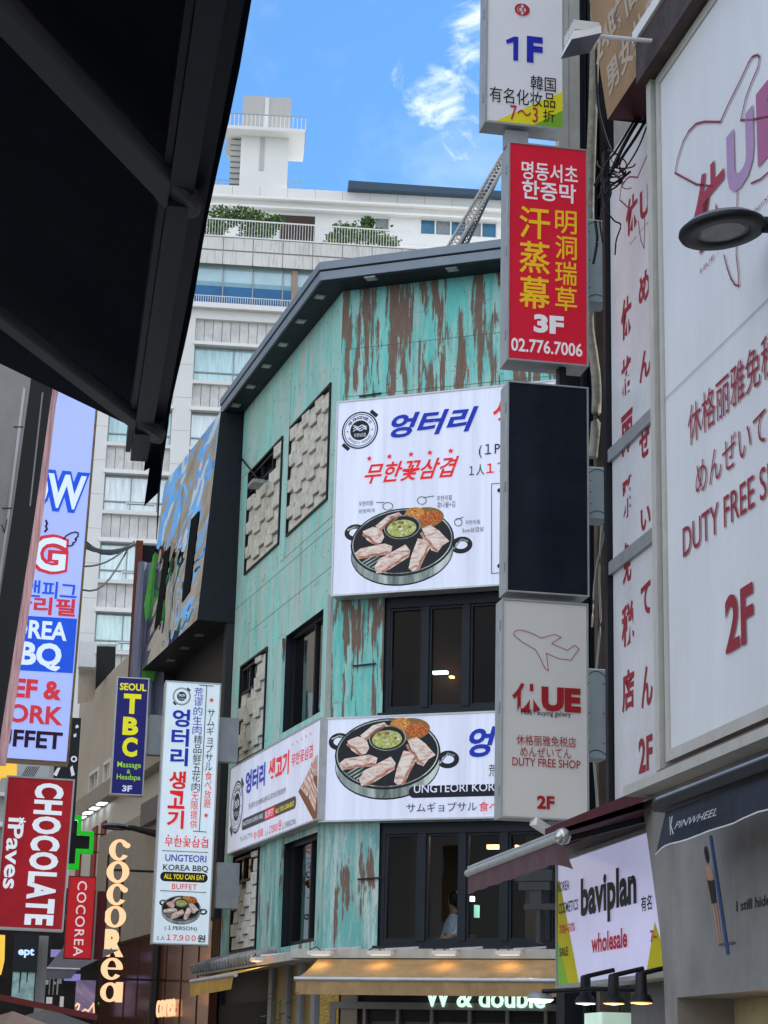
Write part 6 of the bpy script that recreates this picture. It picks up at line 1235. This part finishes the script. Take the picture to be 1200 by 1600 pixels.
# lit windows, posters and a hand-written sign in the shops at the end of the street
f_ = across(100, 1540, 43, 79.6); SHV = film('violet_glow', (.22, .20, .50), .35); PST = mottled('purple_poster', (.16, .12, .26), (.30, .24, .42), (.55, .45, .50), 1.1, rough=.3, emit=.12)
m = MB(f_); m.rect((79, 1495), (99, 1484), 0, .1, SHV); m.build('violet_light_box', None, 'small violet light box left of the plain red sign', 'sign')
m = MB(f_); m.rect((116, 1586), (150, 1532), 0, .06, PST); m.build('poster', None, 'purple poster under the grey canvas awning', 'poster')
m = MB(f_); m.rect((100, 1532), (126, 1522), 0, .1, SHV); m.build('violet_light_box', None, 'long violet light box right below the grey canvas awning', 'sign')
m = MB(f_); m.rect((72, 1568), (82, 1558), 0, .04, WF); m.build('notice', None, 'small pale notice on the dark shop front, the left one', 'notice'); m = MB(f_); m.rect((93, 1573), (100, 1557), 0, .04, WF); m.build('notice', None, 'small pale upright notice on the dark shop front, the right one', 'notice')
f_ = across(130, 1580, 40, 79.6); t = MB(f_); t.line([(118, 1572), (121, 1568), (124, 1570), (123, 1575), (119, 1581), (128, 1581), (133, 1577), (138, 1580), (143, 1573), (146, 1568), (147, 1582)], .03, 0, SO); t.build('neon_squiggle', None, 'orange glowing scribble low at the left above the dark red bar', 'sign')
# fascia bar and dark parasols at the lower left corner
f_ = across(60, 1575, 20, 79.6); m = MB(f_); a, b = f_.p(-10, 1556), f_.p(152, 1590); m.bar((a[0], 0, a[1]), (b[0], 0, b[1]), .08, .055, mat('wine_bar', (.12, .02, .018), .5)); m.build('canopy_bar', None, 'thin dark red bar sloping down across the lower left corner', 'bar')
def parasol(label, px, py, Y, rad, mm):
    P = at(px, py, Y); r = bpy.data.objects.new('parasol', None); COL.objects.link(r); r.location = (P.x, P.y, 0); _base[r] = Vector((P.x, P.y, 0)); r['label'] = label; r['category'] = 'parasol'; r['group'] = 'parasols in the lower left'; _face[r] = WORLD
    m = MB(); n = 8; V = [(P.x, P.y, P.z)]+[(P.x+rad*math.cos(k*2*math.pi/n), P.y+rad*math.sin(k*2*math.pi/n), P.z-rad*.32) for k in range(n)]; m.add(V, [(0, 1+k, 1+(k+1) % n) for k in range(n)], mm)
    V2 = V[1:]+[(x, y, z-.14) for x, y, z in V[1:]]; m.add(V2, [(k, (k+1) % n, (k+1) % n+n, k+n) for k in range(n)], mm); m.build('canopy', r); m = MB(); m.tube([(P.x, P.y, 0), (P.x, P.y, P.z-.02)], .025, BLACK); m.build('pole', r)
parasol('dark brown parasol in the lower left corner', 20, 1580, 22, 1.1, mat('brown_parasol', (.06, .04, .035), .8)); parasol('grey brown parasol further along the lower left', 75, 1576, 26, .9, mat('taupe_parasol', (.11, .10, .09), .8))
# dark fronts behind all this, on both sides down the street
m = MB(GL); m.box(-130, -4, -20, -6.2, 0, 21, mat('tan_cladding', (.30, .26, .215), .8, var=.15));
for k in range(26):
    for j in range(6): m.box(-126+k*4.6, -124.2+k*4.6, -6.24, -6.201, 3+j*3, 4.6+j*3, mat('dim_pane', (.06, .07, .07), .1))
m.build('tan_building', None, 'tan building across the street, seen in the wavy mirror panels', 'building')
f_ = across(60, 1500, 46, 79.6); m = MB(f_); m.rect((-60, 1690), (170, 1390), 0, 6, mat('dim_shop', (.03, .028, .03), .6, var=.6, scale=2)); m.build('far_shop', None, 'dim shop fronts at the end of the street, low on the left', 'shop')
f_ = across(200, 1500, 50, 79.6); m = MB(f_); m.rect((120, 1690), (260, 1420), 0, 6, mat('dim_shop', (.03, .028, .03), .6)); m.build('far_shop', None, 'dim shop front behind the small pharmacy lettering', 'shop')
# overhead cables
for i, (pa, pb, s_, nm) in enumerate((((100, 815), (216, 848), .5, 'thick bundle'), ((100, 838), (216, 849), .3, 'second bundle'), ((120, 885), (210, 846), .2, 'steep cable'), ((118, 918), (205, 848), .5, 'slack cable'))):
    A, B = at(*pa, 42), at(*pb, 46); m = MB()
    for j in range(3 if i < 2 else 1): m.tube([A+(B-A)*k/8+Vector((0, 0, -s_*math.sin(math.pi*k/8)+j*.05-j*.02*k/8*2)) for k in range(9)], .022, CAB, 5)
    m.build('overhead_cable', None, ('thick cable bundle between the periwinkle sign and the mirrored building', 'lower sagging cable bundle beside the thick one', 'single cable rising steeply to the mirrored building', 'slack cable, lowest of those left of the mirrored building')[i], 'cable', 'overhead cables')

# ------------------------------------------------------------------ black awning overhead, near left
ZR = 2.95
A_ = atz(240, 690, ZR); LA_ = Face((0, 0), -9.0); aL = LA_.loc(A_)      # u forward along the street, d to the left
wl = plane_u(LA_, 0, 575, aL[0]); slope = (wl[2]-ZR)/(wl[1]-aL[1])
ext = 1.5; uB = -2.0; dR = aL[1]
aw = thing('awning', 'large black awning seen from below at upper left, with grey folding arms', 'awning', LA_, (aL[0], dR, ZR))
BK = mat('black_canvas', (.009, .016, .034), .85, var=.3, scale=10); ARMG = mat('grey_arm', (.17, .172, .185), .5, var=.1); RAILM = mat('dark_rail', (.045, .052, .075), .4, .3)  # slight blue in the awning canvas colour imitates lens flare
pz = lambda d, off=0: ZR+(d-dR)*slope+off
m = MB(LA_); K = 12
V = [(uB, dR, pz(dR, .01)), (aL[0], dR, pz(dR, .01)), (aL[0], dR+ext, pz(dR+ext, .01)), (uB, dR+ext, pz(dR+ext, .01))]; m.quad(V, BK); m.quad([(x, y, z+.004) for x, y, z in V], BK); m.build('canopy', aw)
m = MB(LA_); m.box(uB, aL[0]-.02, dR+.012, dR+.05, ZR-.055, ZR-.0, RAILM); m.box(uB, aL[0]-.02, dR+.051, dR+.062, ZR-.035, ZR+.01, RAILM); m.box(uB, aL[0]-.02, dR-.012, dR+.0115, ZR-.035, ZR+.01, RAILM); m.build('front_rail', aw)
m = MB(LA_); K = 40; vb_ = lambda u: .058+.0012*math.sin(u*9)+.001*math.sin(u*31)
for i in range(K):
    a, b = uB+(aL[0]-uB)*i/K, uB+(aL[0]-uB)*(i+1)/K; o0, o1 = .012*math.sin(a*7), .012*math.sin(b*7)
    m.quad([(a, dR-.016, ZR+.005), (b, dR-.016, ZR+.005), (b, dR-.018+o1*.2, ZR-vb_(b)), (a, dR-.018+o0*.2, ZR-vb_(a))], BK)
e = aL[0]
for q in ([(e-.30, ZR-.01), (e+.02, ZR), (e+.03, ZR-.06), (e+.06, ZR-.10), (e+.05, ZR-.17), (e+.0, ZR-.235), (e-.05, ZR-.19), (e-.04, ZR-.12), (e-.12, ZR-.085), (e-.30, ZR-.05)],): m.quad([(u, dR-.019, z) for u, z in q], BK)
m.quad([(aL[0]+.004, dR+a_, ZR+b_) for a_, b_ in ((-.022, .0), (-.021, -.06), (-.017, -.118), (.013, -.152), (.009, -.10), (.006, -.062), (.018, -.07), (.016, -.03), (.014, 0))], BK)
m.build('valance', aw)
def armray(px, py, off):
    r = ray(px, py); P0 = LA_.w(0, dR, ZR+off); n = (LA_.u).cross(LA_.w(0, dR+1, ZR+slope)-LA_.w(0, dR, ZR)).normalized(); t = (P0-CAM).dot(n)/r.dot(n); return LA_.loc(CAM+r*t)
for pa, pb, w in (((272, 300), (-40, -30), .078), ((228, 668), (-30, 470), .066)):
    a, b = Vector(armray(*pa, -.06)), Vector(armray(*pb, -.06)); m = MB(LA_); up_ = Vector((0, -slope, 1)).normalized(); m.bar(a, b, w, .026, ARMG, up_); c = a+(b-a).normalized()*-.015; m.tube([c-up_*.012, c+up_*.012], w*.5, ARMG, 14); ao = m.build('arm', aw, bevel=.008)
    m = MB(LA_); c2 = a+(b-a).normalized()*-.03; m.box(c2.x-.02, c2.x+.02, dR+.014, dR+.05, ZR-.066, ZR-.0555, RAILM); m.build('joint', ao)
m = MB(LA_); m.box(uB-1, aL[0]+.6, dR+ext, dR+ext+6, 0, 7.5, mat('pale_shop_wall', (.55, .53, .50), .85)); m.build('near_shop', None, 'shop wall carrying the large black awning, just outside the left edge', 'building')
